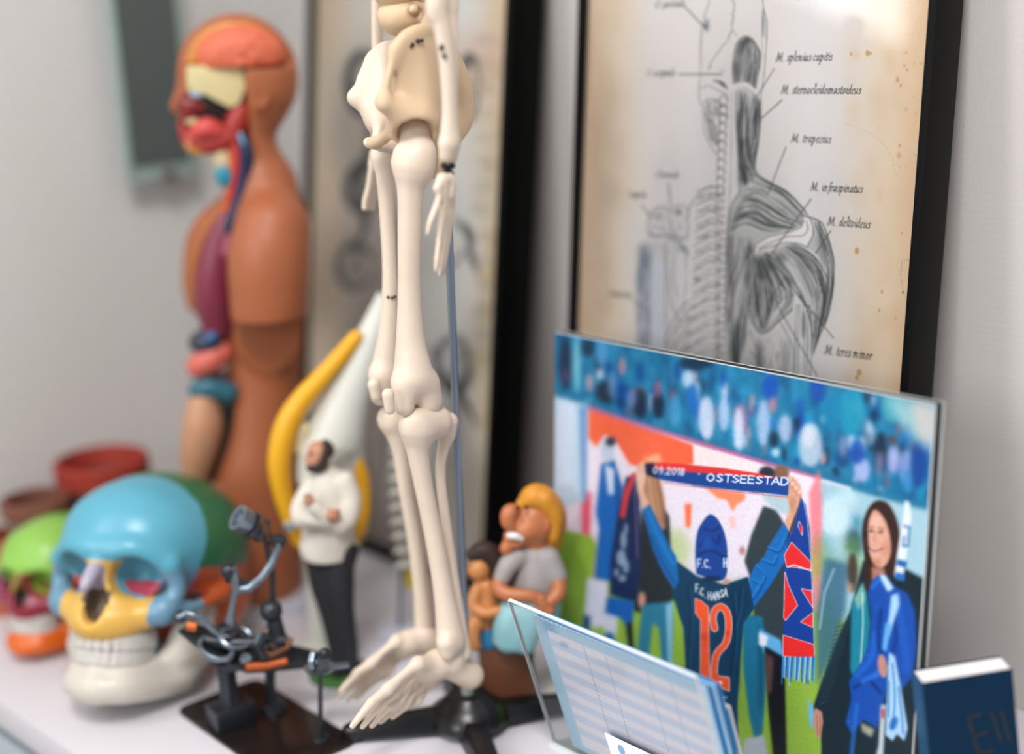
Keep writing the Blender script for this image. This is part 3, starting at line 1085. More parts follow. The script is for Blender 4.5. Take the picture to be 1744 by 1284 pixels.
    cv.fibres([(1270, 415), (1258, 430), (1240, 470), (1232, 520)], [(1276, 440), (1268, 480), (1254, 540), (1240, 600)], 160, ['d9d8d7', '3a3f42'], 1.3, .55, neck, rng)
    for x, y, rx, ry, ro, c, a in ((1252, 470, 5, 48, 6, 'dcdbda', .6), (1236, 450, 3.5, 60, 2, '24292b', .6), (1268, 450, 4, 40, 8, '2b3032', .6),
                                   (1300, 345, 26, 7, 20, 'd8d7d6', .45), (1246, 372, 6, 26, 22, '2b3032', .45), (1254, 300, 4, 22, 0, '303537', .5),
                                   (1245, 600, 4, 60, 3, '303537', .5), (1276, 225, 3, 30, 6, '3a3f42', .45), (1258, 215, 4, 24, 10, 'd2d1d0', .5)):
        cv.ell(x, y, rx, ry, c, 4, a, ro)
    L([(1252, 328), (1238, 352), (1230, 400), (1228, 480), (1231, 560), (1237, 680)], 2.0, D_, .9)
    L([(1246, 155), (1246, 210), (1249, 270), (1252, 328)], 1.5, D_, .85)
    L([(1288, 168), (1288, 200), (1284, 240), (1278, 284), (1285, 299), (1305, 311), (1332, 326), (1358, 352), (1371, 372)], 1.7, D_, .9)
    L([(1276, 160), (1268, 205), (1262, 245), (1272, 280)], 1.4, D_, .8)
    L([(1242, 145), (1262, 142), (1279, 154)], 4.2, 'e2dfdd', .95)
    # skin flap down the back
    cv.poly([(1264, 560), (1275, 545), (1292, 570), (1320, 560), (1345, 520), (1352, 560), (1350, 690), (1240, 690), (1248, 640)], 'cfcdcc', 1.5)
    for k in range(260):
        u, t = rng.random(), rng.random()
        x = 1266 + 76 * u; y = 575 + 90 * t
        L([(x, y), (x + 7 - 14 * u, y + rng.uniform(8, 18))], .9, ['5b6062', '8c9091', 'e6e4e2'][k % 3], .5)
    cv.ell(1286, 610, 4, 30, '2f3436', 4, .65); cv.ell(1330, 620, 5, 40, '6b7072', 4, .5, 6)
    L([(1258, 600), (1268, 565), (1280, 600), (1285, 640), (1288, 680)], 1.2, D_, .7)
    # infraspinatus and teres
    inf = [(1277, 437), (1300, 428), (1318, 452), (1335, 480), (1346, 503), (1342, 528), (1322, 546), (1304, 563), (1290, 569), (1280, 560), (1270, 535), (1275, 480)]
    cv.poly(inf, 'aeb0b0', .7)
    cv.fibres([(1278, 440), (1277, 490), (1278, 530), (1288, 566)], [(1300, 432), (1325, 470), (1340, 510), (1300, 562)], 460, ['1c2122', '303537', 'e0dedd', '6f7375', 'e0dedd'], 1.2, .7, inf, rng)
    for x, y, rx, ry, ro, c, a in ((1290, 460, 10, 22, -10, '2b3032', .5), (1312, 535, 6, 22, 35, 'dad9d8', .6), (1282, 520, 4, 30, 4, '2b3032', .5), (1330, 505, 5, 14, 30, 'c9c8c7', .5)):
        cv.ell(x, y, rx, ry, c, 4, a, ro)
    L(inf[5:] + inf[:1], 2.0, '24292b', .9)
    L([(1290, 560), (1300, 520), (1318, 490), (1332, 470)], 1.5, D_, .8); L([(1294, 562), (1308, 530), (1328, 508), (1345, 504)], 1.3, D_, .7)
    # deltoid
    dl = [(1362, 368), (1378, 370), (1391, 379), (1402, 402), (1412, 440), (1413, 470), (1410, 505), (1401, 545), (1389, 572), (1378, 602), (1374, 622), (1376, 575), (1368, 530),
          (1350, 502), (1335, 478), (1318, 450), (1299, 432), (1318, 422), (1345, 412), (1366, 420), (1376, 400), (1378, 380)]
    cv.poly(dl, 'bebfc0', .7)
    cv.fibres([(1302, 430), (1330, 470), (1360, 515), (1376, 610)], [(1345, 414), (1385, 440), (1406, 500), (1384, 585)], 460, ['1c2122', '2b3032', 'e4e2e1', '74787a', 'e4e2e1'], 1.3, .7, dl, rng)
    cv.fibres([(1378, 378), (1392, 420), (1402, 470), (1392, 560)], [(1388, 378), (1410, 430), (1413, 490), (1400, 548)], 220, ['2b3032', '4b5052', 'd0cfce'], 1.2, .65, dl, rng)
    for x, y, rx, ry, ro, c, a in ((1345, 465, 7, 34, -34, 'd9d8d7', .6), (1380, 500, 6, 44, -14, 'd9d8d7', .55), (1392, 430, 4, 30, -14, '3a3f42', .4),
                                   (1398, 520, 5, 34, 14, '2f3436', .5), (1366, 480, 4, 40, -26, '3a3f42', .5), (1325, 440, 10, 5, 30, '3a3f42', .5), (1384, 560, 3, 26, 12, '3a3f42', .5)):
        cv.ell(x, y, rx, ry, c, 3.5, a, ro)
    L([(1371, 370), (1391, 379), (1402, 402), (1412, 440), (1413, 470), (1410, 505), (1401, 545), (1389, 572), (1377, 606)], 1.8, D_, .95)
    L([(1299, 432), (1318, 450), (1335, 478), (1350, 502), (1368, 530), (1376, 575)], 2.0, '24292b', .9)
    for k in range(7):
        L([(1306 + k * 7, 428 - k * 1.6), (1332 + k * 9, 462 - k * 3), (1362 + k * 5, 510 - k * 8), (1378 + k * 2, 575 - k * 12)], 1.0, '303537', .65)
    # shoulder blade spine, pale bone band
    ac = [(1276, 432), (1281, 416), (1302, 403), (1336, 397), (1357, 388), (1361, 378), (1358, 368), (1372, 372), (1378, 386), (1377, 400), (1366, 421), (1352, 415), (1330, 414), (1306, 420), (1288, 424), (1282, 434), (1278, 446)]
    cv.poly(ac, 'e6e3e1', .5)
    cv.line(np.array(ac + ac[:1], float) + rng.normal(0, .5, (len(ac) + 1, 2)), 1.5, D_, .9)
    L([(1284, 424), (1306, 414), (1332, 404), (1358, 402), (1368, 392), (1366, 376)], 1.5, D_, .8)
    # arm bone strips
    cv.poly([(1348, 518), (1366, 530), (1374, 560), (1378, 610), (1372, 690), (1346, 690), (1347, 600)], 'd6d5d5', .8)
    for x0, x1, x2 in ((1349, 1347, 1345), (1354, 1352, 1351), (1360, 1362, 1362), (1366, 1368, 1366), (1371, 1375, 1370)):
        L([(x0, 520), (x1, 580), (x2, 690)], 1.4, D_, .75)
    cv.ell(1361, 555, 3, 24, '54595b', 1.5, .7)
    L([(1318, 545), (1335, 575), (1345, 610), (1340, 680)], 1.4, D_, .7)
    # leader lines
    for a, b, w in (((1311, 116), (1277, 171), 1.7), ((1324, 170), (1286, 204), 2.2), ((1331, 250), (1299, 334), 1.9), ((1374, 339), (1301, 440), 2.0),
                    ((1407, 394), (1382, 432), 2.2), ((1294, 431), (1412, 577), 1.8), ((1318, 524), (1384, 641), 1.8),
                    ((1158, 10), (1192, 46), 2.2), ((1148, 126), (1222, 126), 2.4), ((1131, 313), (1134, 350), 2.0), ((1084, 349), (1102, 372), 2.0), ((1066, 508), (1082, 520), 1.5)):
        cv.line([a, b], w, '4a5052', .9)
    # lettering
    T = lambda t, x, y, ln, sl, h=9.6, a=1.0: cv.text(t, x, y, h, ln / (1.08 * sum(.45 if c == ' ' else PEN.get(c, (1.0,))[0] for c in t)), sl, '141a1c', a=a)
    T('M. splenius capitis', 1314, 104, 96, -.015)
    T('M. sternocleidomastoideus', 1323, 159, 136, .004)
    T('M. trapezius', 1340, 242, 68, .02, 9.3)
    T('M. infraspinatus', 1373, 325, 89, .046, 9.4)
    T('M. deltoideus', 1402, 384, 73, .078, 9.6)
    T('M. teres minor', 1397, 604, 81, .135, 10)
    T('O. parietale', 1108, 12, 50, -.03, 7.5, .9)
    T('O. occipitale', 1093, 129, 48, 0, 7.5, .9)
    T('Clavicula', 1108, 302, 40, .03, 7.2, .9)
    T('Scapula', 1062, 336, 30, .04, 7.2, .9)
    T('Humerus', 1028, 505, 38, .08, 7.2, .9)
    return cv


M_BLACKFRAME = mat('black_satin_frame', '040505', 0.5, spec=0.09, vary=0.02)


def framed(panel, face, depth, name, label, cat, gap=0.004):
    """frame bars, backing board and glass around an art sheet"""
    o = np.array([*panel.O[:2], 0.0])
    t = empty(name, o, label, cat)
    w, h = panel.w, panel.h
    v0 = depth * panel.n[2] / panel.v[2] + 0.0002      # lowest edge just touches the shelf
    panel.v0 = v0 + face
    mid, hh = (h + v0) / 2, h - v0
    ax = [panel.u, panel.v, panel.n]
    fr = MB()
    for u in (face / 2, w - face / 2):
        fr.box(panel.P(u, mid, -depth / 2), (face, hh, depth), ax)
    for v in (v0 + face / 2, h - face / 2):
        fr.box(panel.P(w / 2, v, -depth / 2), (w - 2 * face, face, depth), ax)
    fr.build('frame', M_BLACKFRAME, t, o, bevel=0.0009)
    MB().box(panel.P(w / 2, mid, -depth + 0.0035), (w - 2 * face + .001, hh - 2 * face + .001, 0.003), ax).build('backing_board', mat('brown_board', '6a5646', .8), t, o)
    MB().box(panel.P(w / 2, mid, -gap - 0.0035), (w - 2 * face, hh - 2 * face, 0.002), ax).build('mount_board', mat('cream_board', 'cfc6b8', .8), t, o)
    g = [panel.P(u, v, -gap + 0.0015) for u, v in ((face, v0 + face), (w - face, v0 + face), (w - face, h - face), (face, h - face))]
    me = mesh_from('glass_pane', [p - o for p in g], [(0, 3, 2, 1)])
    link('glass_pane', me, pane_glass('picture_glass'), t)
    return t, o


PST = Panel(0.815, 0.4815, -4.0, 5.89, 0.2998, 0.60)
P_FACE = 0.0062
_t1, _o1 = framed(PST, P_FACE, 0.040, 'framed_poster', 'tall black-framed anatomy poster engraved with back muscles and skeleton, nearest on the wall', 'framed poster')
_cv = paint_back_muscles()
PST.sheet('poster_print', _cv, steps((940, 1100, 130), (1100, 1290, 220), (1290, 1500, 330), (1500, 1640, 100)),
          steps((-900, -140, 40), (-140, 0, 60), (0, 660, 900), (660, 1700, 30)), art_material('aged_poster_paper', .7, .2, grain=.05), _t1, _o1,
          P_FACE, PST.w - P_FACE, PST.v0, PST.h - P_FACE, d=-0.004 - 0.0022)


# ------------------------------------------------------------------ second framed poster, mostly out of focus
def paint_bone_chart():
    rng = np.random.default_rng(8)
    cv = Canvas(490, -120, 900, 1120, 'dcd6ce', ss=1)  # paper base lightened to carry the glass reflection in its colour
    cv.poly([(480, -130), (575, -130), (560, 1130), (480, 1130)], 'dcc8ae', 22)
    cv.poly([(820, -130), (900, -130), (870, 1130), (800, 1130)], 'dcc7a6', 16)
    cv.poly([(690, -130), (800, -130), (800, 1130), (690, 1130)], 'e2e4e2', 26)  # pale middle band: glass reflection put into the paper colour
    cv.poly([(760, 60), (880, 60), (870, 160), (760, 160)], 'd9bfae', 24, .8)
    paper_stains(cv, 90, (500, 880), (-60, 1100), ['c9c6c0', 'dcd4c6', 'c4bba8', 'd0c4b0'], 12, 34, .4, rng)
    paper_stains(cv, 40, (800, 860), (100, 1000), ['c9a878', 'b8a070', 'd8c4a0'], 5, 14, .45, rng)
    # jumping-ring outline of joints and limbs: grey engraved figures
    G = ['4a5054', '666c70', '34393c', '7b7f80']

    def limb(pts, w, n=26):
        C = smooth(pts, 24)
        for k in range(n):
            off = rng.normal(0, w * .33, 2)
            i = rng.integers(0, 14); j = rng.integers(i + 4, 24)
            cv.line(C[i:j] + off, 2.4, G[rng.integers(4)], .6, taper=True)
    for cx_, cy_, rx, ry in ((612, 140, 30, 52), (610, 320, 30, 40), (598, 455, 34, 42), (790, 150, 18, 56), (765, 620, 34, 52)):
        q = np.linspace(0, 2 * np.pi, 30)
        for k in range(9):
            f = rng.uniform(.75, 1.1)
            a = rng.integers(0, 12); b = rng.integers(a + 8, 30)
            cv.line(np.stack([cx_ + rx * f * np.cos(q[a:b]), cy_ + ry * f * np.sin(q[a:b])], 1), rng.uniform(4, 9), G[rng.integers(4)], .75)
        for k in range(4):
            cv.ell(cx_ + rng.normal(0, rx * .5), cy_ + rng.normal(0, ry * .4), rx * .2, ry * .2, G[rng.integers(4)], 3, .45)
    limb([(620, 180), (625, 250), (605, 300), (615, 380), (600, 430), (600, 540)], 12, 40)
    limb([(760, 370), (790, 400), (795, 450)], 12, 30); limb([(785, 420), (765, 450), (735, 460)], 8, 20); limb([(790, 420), (805, 470)], 6, 24)
    limb([(720, 590), (750, 640), (790, 700), (805, 745)], 8, 30); limb([(790, 590), (785, 650), (760, 690)], 8, 20)
    limb([(640, 560), (650, 700), (640, 860)], 8, 20)
    for y in range(60, 640, 42):
        for k in range(2):
            x = rng.uniform(790, 812)
            cv.line([(x, y + k * 9), (x + rng.uniform(20, 42), y + k * 9 + 2)], 3.4, '8b8a86', .45, 1.0)
    return cv


PS2 = Panel(0.80, 0.8756, 0.0, 7.2, 0.2863, 0.60)
P2F = 0.0085
_t2, _o2 = framed(PS2, P2F, 0.040, 'framed_poster', 'tall black-framed chart of small bone drawings, behind the hanging skeleton', 'framed poster')
PS2.sheet('poster_print', paint_bone_chart(), np.linspace(500, 885, 200), steps((-800, -120, 20), (-120, 1120, 420), (1120, 1300, 6)),
          art_material('aged_chart_paper', .7, .2), _t2, _o2, P2F, PS2.w - P2F, PS2.v0, PS2.h - P2F, d=-0.004 - 0.0022)

# ------------------------------------------------------------------ photo print of football fans behind acrylic
def paint_fans():
    rng = np.random.default_rng(21)
    cv = Canvas(925, 555, 1610, 1440, '1c6d96', ss=2)
    # blurred crowd in blue seats
    for _ in range(900):
        x, y = rng.uniform(925, 1610), rng.uniform(555, 900)
        cv.ell(x, y, rng.uniform(3, 9), rng.uniform(8, 22), ['1579a8', '0f5f8c', '2a86b0', '0d4a74', '1a8fc0', '37779a', '12466e'][rng.integers(7)], 3, .55)
    for _ in range(150):
        x = rng.uniform(1000, 1590); y = rng.uniform(610, 800) + (x - 1000) * .13
        c = ['c7cfe0', '1d2a3c', '1550a8', '0c2238', '9fb6d0', '7a4a62', '0a3a8a', '5c6f88', 'b98f96'][rng.integers(9)]
        cv.ell(x, y, rng.uniform(3, 7), rng.uniform(8, 18), c, 3, .8)
    for x, y, rx, ry, c in ((963, 620, 11, 46, '16243c'), (963, 640, 5, 14, '5d3f63'), (982, 620, 6, 52, '79b7c2'), (1002, 592, 12, 16, '10293f'), (1025, 600, 10, 24, '4c8ec2'),
                            (1030, 668, 16, 20, '1c2436'), (1042, 655, 6, 24, '5f7fb0'), (1090, 690, 12, 28, '151f33'), (1076, 678, 8, 16, '6a73a8'), (1121, 690, 11, 24, '101b2e'), (1120, 662, 6, 16, '8a5a70'),
                            (1150, 700, 10, 28, '3f8fb8'), (1172, 645, 10, 16, 'b6cbe4'), (1185, 618, 30, 12, '0d2740'), (1180, 680, 10, 26, '1560b4'), (1203, 712, 14, 38, 'c2cfe8'), (1233, 705, 10, 30, 'a8c2e4'),
                            (1262, 712, 14, 26, '7d6a92'), (1258, 735, 9, 42, 'd0d4ec'), (1312, 660, 14, 22, '1048a8'), (1300, 720, 12, 40, '9fb8da'), (1316, 690, 7, 14, 'b07a90'), (1337, 730, 12, 24, 'a3b6d6'),
                            (1318, 748, 8, 14, '0e2436'), (1380, 760, 20, 38, 'aebfd2'), (1376, 742, 12, 20, 'c2ccd8'), (1392, 660, 12, 26, '1747a0'), (1435, 780, 12, 18, '1a4276'), (1436, 760, 8, 18, '6d7ea6'),
                            (1468, 800, 14, 22, 'a2aede'), (1460, 770, 14, 20, '1748a0'), (1500, 770, 12, 36, '142036'), (1498, 790, 7, 22, '6c7298'), (1522, 782, 10, 24, 'a7a4d4'), (1520, 750, 7, 10, '5a3238'),
                            (1542, 795, 11, 28, '7b8cc4'), (1545, 820, 9, 20, '2f7fb8'), (1565, 790, 14, 40, '123a86'), (1450, 700, 22, 40, '1e8cab'), (1420, 700, 16, 34, '1478a2'), (1520, 690, 20, 30, '3a93a4')):
        cv.ell(x, y, rx, ry, c, 3.2, .88)
    cv.poly([(1505, 672), (1590, 690), (1590, 760), (1560, 750), (1530, 720)], '8fb9bd', 8, .85)
    cv.poly([(1548, 683), (1600, 692), (1600, 770), (1562, 745)], 'b9b4b2', 7, .9)
    # lower rail of the stand
    cv.poly([(925, 660), (1000, 680), (1100, 716), (1290, 775), (1400, 800), (1500, 835), (1620, 868), (1620, 900), (1400, 845), (1290, 800), (1000, 705), (925, 680)], '1f6c93', 4, .85)
    # advertising boards
    cv.poly([(1000, 695), (1100, 727), (1290, 785), (1400, 815), (1450, 830), (1450, 1010), (930, 1010), (930, 900)], 'ddd4e2', 1.6)
    cv.poly([(1002, 694), (1180, 758), (1182, 790), (1120, 800), (1072, 790), (1050, 752), (1030, 740), (1015, 762), (1002, 745)], 'e5603f', 1.6)
    cv.poly([(1045, 735), (1075, 790), (1130, 800), (1128, 750)], 'e56344', 3)
    cv.poly([(1002, 690), (1100, 722), (1290, 780), (1400, 812), (1400, 818), (1290, 788), (1100, 732), (1002, 698)], 'b65f8a', 1.5, .75)
    cv.poly([(1182, 760), (1292, 790), (1292, 815), (1182, 790)], 'edd6d8', 2)
    cv.poly([(1200, 830), (1270, 840), (1268, 852), (1254, 860), (1248, 872), (1238, 852), (1222, 848)], 'f0835e', 2.2)
    cv.poly([(1166, 858), (1178, 858), (1176, 898), (1168, 898)], 'ea6a48', 2)
    cv.poly([(1242, 880), (1252, 880), (1252, 900), (1245, 900)], 'efa59a', 3, .7)
    cv.poly([(930, 880), (958, 835), (965, 880), (960, 915), (930, 905)], 'e4583a', 2.5)
    cv.ell(978, 880, 17, 42, 'e3d6e6', 2.5)
    cv.poly([(990, 835), (1008, 840), (1004, 920), (992, 915)], 'd6485f', 3)
    cv.poly([(928, 670), (1000, 690), (998, 850), (930, 880)], 'b6cde0', 3)
    cv.poly([(985, 690), (1001, 694), (999, 860), (990, 850)], '5a83b8', 2.5, .8)
    cv.poly([(948, 680), (975, 685), (972, 850), (945, 850)], 'ccd6ea', 4, .8)
    # right: light blurred background
    cv.poly([(1395, 818), (1480, 842), (1565, 866), (1620, 876), (1620, 1120), (1380, 1120)], '98bccb', 3)
    for x, y, rx, ry, c in ((1420, 880, 26, 34, 'c3dbea'), (1440, 850, 20, 16, 'b4d3de'), (1455, 925, 14, 26, '1d4456'), (1440, 960, 30, 20, '8fb4dc'), (1460, 890, 8, 14, '3c7f96'), (1405, 960, 16, 50, '7fb0cf')):
        cv.ell(x, y, rx, ry, c, 5, .85)
    cv.poly([(1395, 800), (1400, 850), (1398, 1110), (1388, 1110), (1378, 840)], 'e07682', 3, .9)
    # pitch
    cv.poly([(925, 893), (985, 908), (1010, 915), (1040, 975), (1340, 1010), (1400, 1050), (1620, 1100), (1620, 1450), (925, 1450)], '86ac3c', 2)
    for _ in range(90):
        cv.ell(rng.uniform(930, 1600), rng.uniform(930, 1430), rng.uniform(10, 30), rng.uniform(10, 40), ['8fb548', '7aa238', '9abf4a', '76983a'][rng.integers(4)], 8, .5)
    cv.poly([(1120, 960), (1320, 985), (1310, 1006), (1120, 985)], 'd8cfe0', 6, .6)
    # child left, blue shirt
    cv.poly([(1020, 905), (1008, 990), (1016, 1000), (1026, 930)], 'd09d84', 2)
    cv.poly([(1024, 790), (1046, 782), (1060, 830), (1058, 900), (1052, 960), (1044, 992), (1012, 986), (1020, 900), (1014, 872)], '1b5fae', 1.8)
    cv.ell(1035, 768, 12, 20, 'b9c4d8', 2.2); cv.ell(1040, 752, 9, 8, '2b3242', 2.2)
    cv.poly([(1030, 790), (1046, 800), (1046, 842), (1036, 842)], 'ccd6ea', 2)
    cv.poly([(1048, 800), (1058, 830), (1056, 900), (1050, 950)], '0f4f97', 3)
    cv.poly([(1000, 984), (1036, 990), (1034, 1030), (1052, 1050), (1050, 1085), (1036, 1082), (1024, 1066), (1010, 1070), (994, 1050)], 'c9cde0', 2)
    cv.poly([(994, 1046), (1006, 1050), (1004, 1075), (993, 1072)], '12407c', 1.6); cv.poly([(1032, 1075), (1046, 1080), (1044, 1092), (1032, 1090)], '1a5aa4', 1.6)
    # long-haired woman in a dark coat and jeans
    cv.poly([(1092, 870), (1122, 850), (1140, 880), (1144, 960), (1148, 1020), (1120, 1042), (1088, 1036), (1084, 960)], '23292f', 2)
    cv.poly([(1090, 905), (1086, 1000), (1092, 1044), (1080, 1040), (1078, 960)], '0c1322', 2)
    cv.poly([(1092, 800), (1108, 788), (1122, 806), (1132, 850), (1134, 900), (1122, 905), (1112, 880), (1100, 890), (1090, 850)], 'a3785c', 2.4)
    cv.line(smooth([(1104, 800), (1110, 850), (1118, 895)], 12), 4, 'c39a78', .7, 1.5); cv.line(smooth([(1116, 800), (1126, 850), (1130, 890)], 12), 3, '6b4a38', .7, 1.5)
    cv.ell(1093, 1022, 6, 14, 'c58f7c', 2)
    cv.poly([(1094, 1030), (1144, 1024), (1146, 1060), (1142, 1140), (1128, 1140), (1122, 1070), (1112, 1060), (1104, 1130), (1084, 1130), (1088, 1080)], '2a7291', 2)
    cv.poly([(1134, 1030), (1146, 1026), (1144, 1140), (1138, 1140)], '7fb4cc', 2)
    cv.poly([(1064, 1050), (1076, 1055), (1080, 1110), (1070, 1105)], '101a26', 2)
    # hanging left end of the scarf
    cv.poly([(1066, 812), (1088, 808), (1090, 880), (1092, 960), (1084, 1020), (1076, 1026), (1038, 1012), (1040, 950), (1052, 880)], '14284e', 1.5)
    cv.poly([(1076, 806), (1084, 804), (1070, 850), (1064, 884), (1056, 880), (1062, 840)], 'd13a3e', 1.4)
    cv.line([(1080, 812), (1083, 880), (1086, 950)], 2, 'a06a86', .8, .6)
    for x, y, rx, ry in ((1062, 920, 5, 16), (1058, 950, 8, 14), (1066, 965, 5, 12), (1050, 975, 4, 8), (1060, 985, 6, 6), (1066, 900, 3, 10)):
        cv.ell(x, y, rx, ry, '9db4cc', 1.8, .8)
    cv.poly([(1034, 1016), (1080, 1024), (1078, 1058), (1066, 1064), (1056, 1052), (1030, 1044)], '175aac', 1.6)
    # dark figure right of centre
    cv.poly([(1300, 862), (1322, 868), (1340, 900), (1352, 1000), (1340, 1130), (1300, 1120), (1282, 1060), (1286, 1010), (1268, 955), (1280, 910)], '2e3a40', 2)
    cv.ell(1330, 806, 14, 14, '7a5a48', 2.2); cv.ell(1306, 806, 14, 12, '2a2c34', 2.2)
    cv.poly([(1300, 820), (1345, 822), (1346, 880), (1322, 870), (1300, 850)], 'a8c0cc', 3)
    cv.ell(1264, 938, 5, 8, 'a8685c', 2, .8)
    cv.poly([(1264, 1045), (1298, 1050), (1306, 1100), (1304, 1180), (1298, 1250), (1286, 1262), (1276, 1220), (1266, 1140)], '1c6a8c', 2)
    cv.poly([(1290, 1060), (1302, 1080), (1298, 1200), (1292, 1220)], '12506e', 3)
    cv.poly([(1292, 1070), (1330, 1090), (1336, 1124), (1318, 1128), (1300, 1112)], '5aa4d8', 2); cv.poly([(1292, 1076), (1308, 1084), (1304, 1104), (1292, 1098)], 'd4dae6', 2)
    cv.poly([(1302, 1100), (1336, 1120), (1340, 1300), (1318, 1300), (1308, 1200)], '14161c', 2)
    cv.poly([(1302, 1112), (1318, 1120), (1314, 1180), (1306, 1180)], '6e4b48', 2.5, .7)
    cv.poly([(1268, 1258), (1302, 1252), (1308, 1300), (1262, 1300)], 'a9b2bd', 2.4)
    # central fan seen from behind
    nv = '123a58'
    cv.poly([(1153, 955), (1187, 981), (1234, 996), (1274, 982), (1288, 1032), (1266, 1062), (1262, 1110), (1256, 1200), (1260, 1420), (1168, 1420), (1168, 1150), (1164, 1070), (1144, 1010)], nv, .9)
    cv.poly([(1225, 1000), (1272, 985), (1280, 1030), (1262, 1060), (1258, 1180), (1240, 1120)], '0f3350', 4, .8)
    for p, w in (([(1172, 1000), (1176, 1060), (1170, 1140)], 3), ([(1248, 1010), (1252, 1080), (1244, 1160)], 3), ([(1262, 1000), (1258, 1040), (1250, 1070)], 3)):
        cv.line(smooth(p, 12), w, '0b2740', .8, 1.2); cv.line(smooth([(a + 4, b) for a, b in p], 12), w * .7, '1d5a80', .6, 1.2)
    cv.poly([(1093, 865), (1106, 857), (1122, 890), (1140, 930), (1152, 948), (1156, 990), (1148, 1004), (1128, 972), (1112, 935), (1102, 900)], '1761a4', .9)
    cv.line(smooth([(1104, 872), (1124, 918), (1146, 960)], 14), 5, '1f79bf', .8, 1.6); cv.line(smooth([(1108, 912), (1130, 960), (1148, 992)], 14), 3, '0f3f7c', .8, 1)
    cv.poly([(1335, 889), (1348, 912), (1336, 958), (1310, 1000), (1284, 1034), (1276, 985), (1284, 966), (1300, 950), (1312, 925)], '1763ae', .9)
    for p in ([(1290, 966), (1304, 985), (1288, 1010)], [(1300, 955), (1318, 962), (1324, 950)], [(1284, 990), (1296, 1000), (1284, 1020)], [(1310, 935), (1328, 940), (1338, 920)]):
        cv.line(smooth(p, 12), 3, '0f3f86', .75, 1.2); cv.line(smooth([(a - 2, b - 4) for a, b in p], 12), 3, '2b86cc', .6, 1.2)
    # hat
    q = [(1186, 978), (1184, 940), (1188, 905), (1200, 884), (1210, 876), (1222, 884), (1234, 908), (1239, 940), (1238, 975), (1230, 988), (1210, 985)]
    cv.poly(smooth(q + q[:1], 50), '163f8c', .9)
    for p in ([(1192, 930), (1204, 912), (1222, 925), (1226, 912)], [(1190, 945), (1210, 938), (1232, 948)], [(1200, 900), (1212, 905), (1224, 898)]):
        cv.line(smooth(p, 14), 4, '0c2868', .8, 1.6)
    cv.ell(1204, 922, 8, 14, '2358ac', 5, .6)
    cv.ell(1212, 986, 16, 5, '0d2a4c', 1.5)
    cv.text('F.C.', 1188, 966, 14, 9.5, .06, 'd5dce8', .17, 0, font='caps', a=.95); cv.text('H', 1233, 966, 15, 8, 0, 'd5dce8', .17, 0, font='caps')
    cv.poly([(1236, 984), (1244, 990), (1240, 996), (1230, 992)], 'b98a78', 1)
    # name and number
    for ch, x, y, sl in zip('F.C. HANSA', (1185, 1190, 1193, 1200, 0, 1206, 1213, 1220, 1227, 1233), (1008, 1010, 1014, 1018, 0, 1021, 1022, 1020, 1017, 1015), (.5,) * 10):
        cv.text(ch, x, y, 13, 7.2, .1, 'c9d3dc', .16, 0, font='caps')
    one = [(1184, 1020), (1194, 1024), (1206, 1034), (1208, 1158), (1193, 1151), (1194, 1056), (1185, 1044)]
    cv.line(one + one[:1], 2.4, 'dfc9c6', .95); cv.poly(one, 'e8542e', .5)
    tw = smooth([(1217, 1070), (1214, 1052), (1219, 1038), (1230, 1034), (1239, 1046), (1241, 1070), (1236, 1095), (1222, 1112), (1217, 1130), (1216, 1152)], 60)
    cv.line(tw, 12.5, 'dfc9c6', .95); cv.poly([(1211, 1136), (1222, 1150), (1243, 1153), (1243, 1178), (1211, 1167)], 'dfc9c6', .4)
    cv.line(tw, 9.5, 'e8542e'); cv.poly([(1212.5, 1136), (1224, 1152), (1241.5, 1155), (1241.5, 1176), (1212.5, 1165.5)], 'e8542e', .4)
    cv.ell(1199, 1085, 5, 8, 'b83a26', 3, .8); cv.ell(1239, 1078, 3, 5, 'b83a26', 2, .8); cv.ell(1227, 1163, 3, 4, 'f0d8d4', .8); cv.ell(1200, 1100, 6, 3, 'c8442a', 2, .6)
    cv.text('UE', 1222, 1208, 22, 10, .12, 'aab4bb', .14, 0, font='caps')
    # hands and wrists
    cv.poly([(1086, 838), (1095, 835), (1106, 858), (1096, 868)], 'd3a893', 1.2)
    cv.poly([(1084, 796), (1092, 786), (1100, 788), (1102, 800), (1098, 822), (1094, 840), (1086, 838), (1083, 816)], 'dbb29c', 1.2)
    for k in range(4): cv.line([(1085 + k * 4, 790), (1088 + k * 4, 806)], 1.2, 'b98672', .6)
    cv.poly([(1092, 782), (1122, 772), (1128, 786), (1108, 790)], 'dcb48c', 2.5, .8)
    cv.poly([(1341, 812), (1352, 812), (1364, 828), (1366, 842), (1364, 868), (1356, 890), (1348, 911), (1336, 890), (1345, 866), (1338, 838)], 'cf9c84', .9)
    for k in range(4):
        cv.line([(1342 + k * 6, 815 + k * 7), (1348 + k * 5, 832 + k * 6)], 1.5, '9c6450', .7)
        cv.ell(1344 + k * 6, 817 + k * 7, 3, 3.5, 'e8c0aa', .8, .9)
    cv.ell(1350, 858, 5, 14, '9f6a52', 3, .5)
    # raised scarf with lettering
    cv.poly([(1100, 789), (1150, 793), (1220, 800), (1290, 808), (1344, 816), (1342, 844), (1300, 839), (1240, 833), (1180, 826), (1130, 818), (1100, 808)], '17408a', .7)
    cv.poly([(1102, 788), (1160, 790), (1230, 797), (1290, 806), (1330, 816), (1280, 812), (1200, 806), (1130, 801), (1104, 799)], 'd23234', .7)
    cv.poly([(1098, 790), (1112, 788), (1122, 802), (1118, 814), (1100, 808)], '16223e', 1.2)
    cv.line([(1130, 822), (1240, 836), (1342, 847)], 1.6, 'c84a50', .8); cv.line([(1180, 828), (1240, 833), (1300, 840)], 1.2, '0f2e6c', .8)
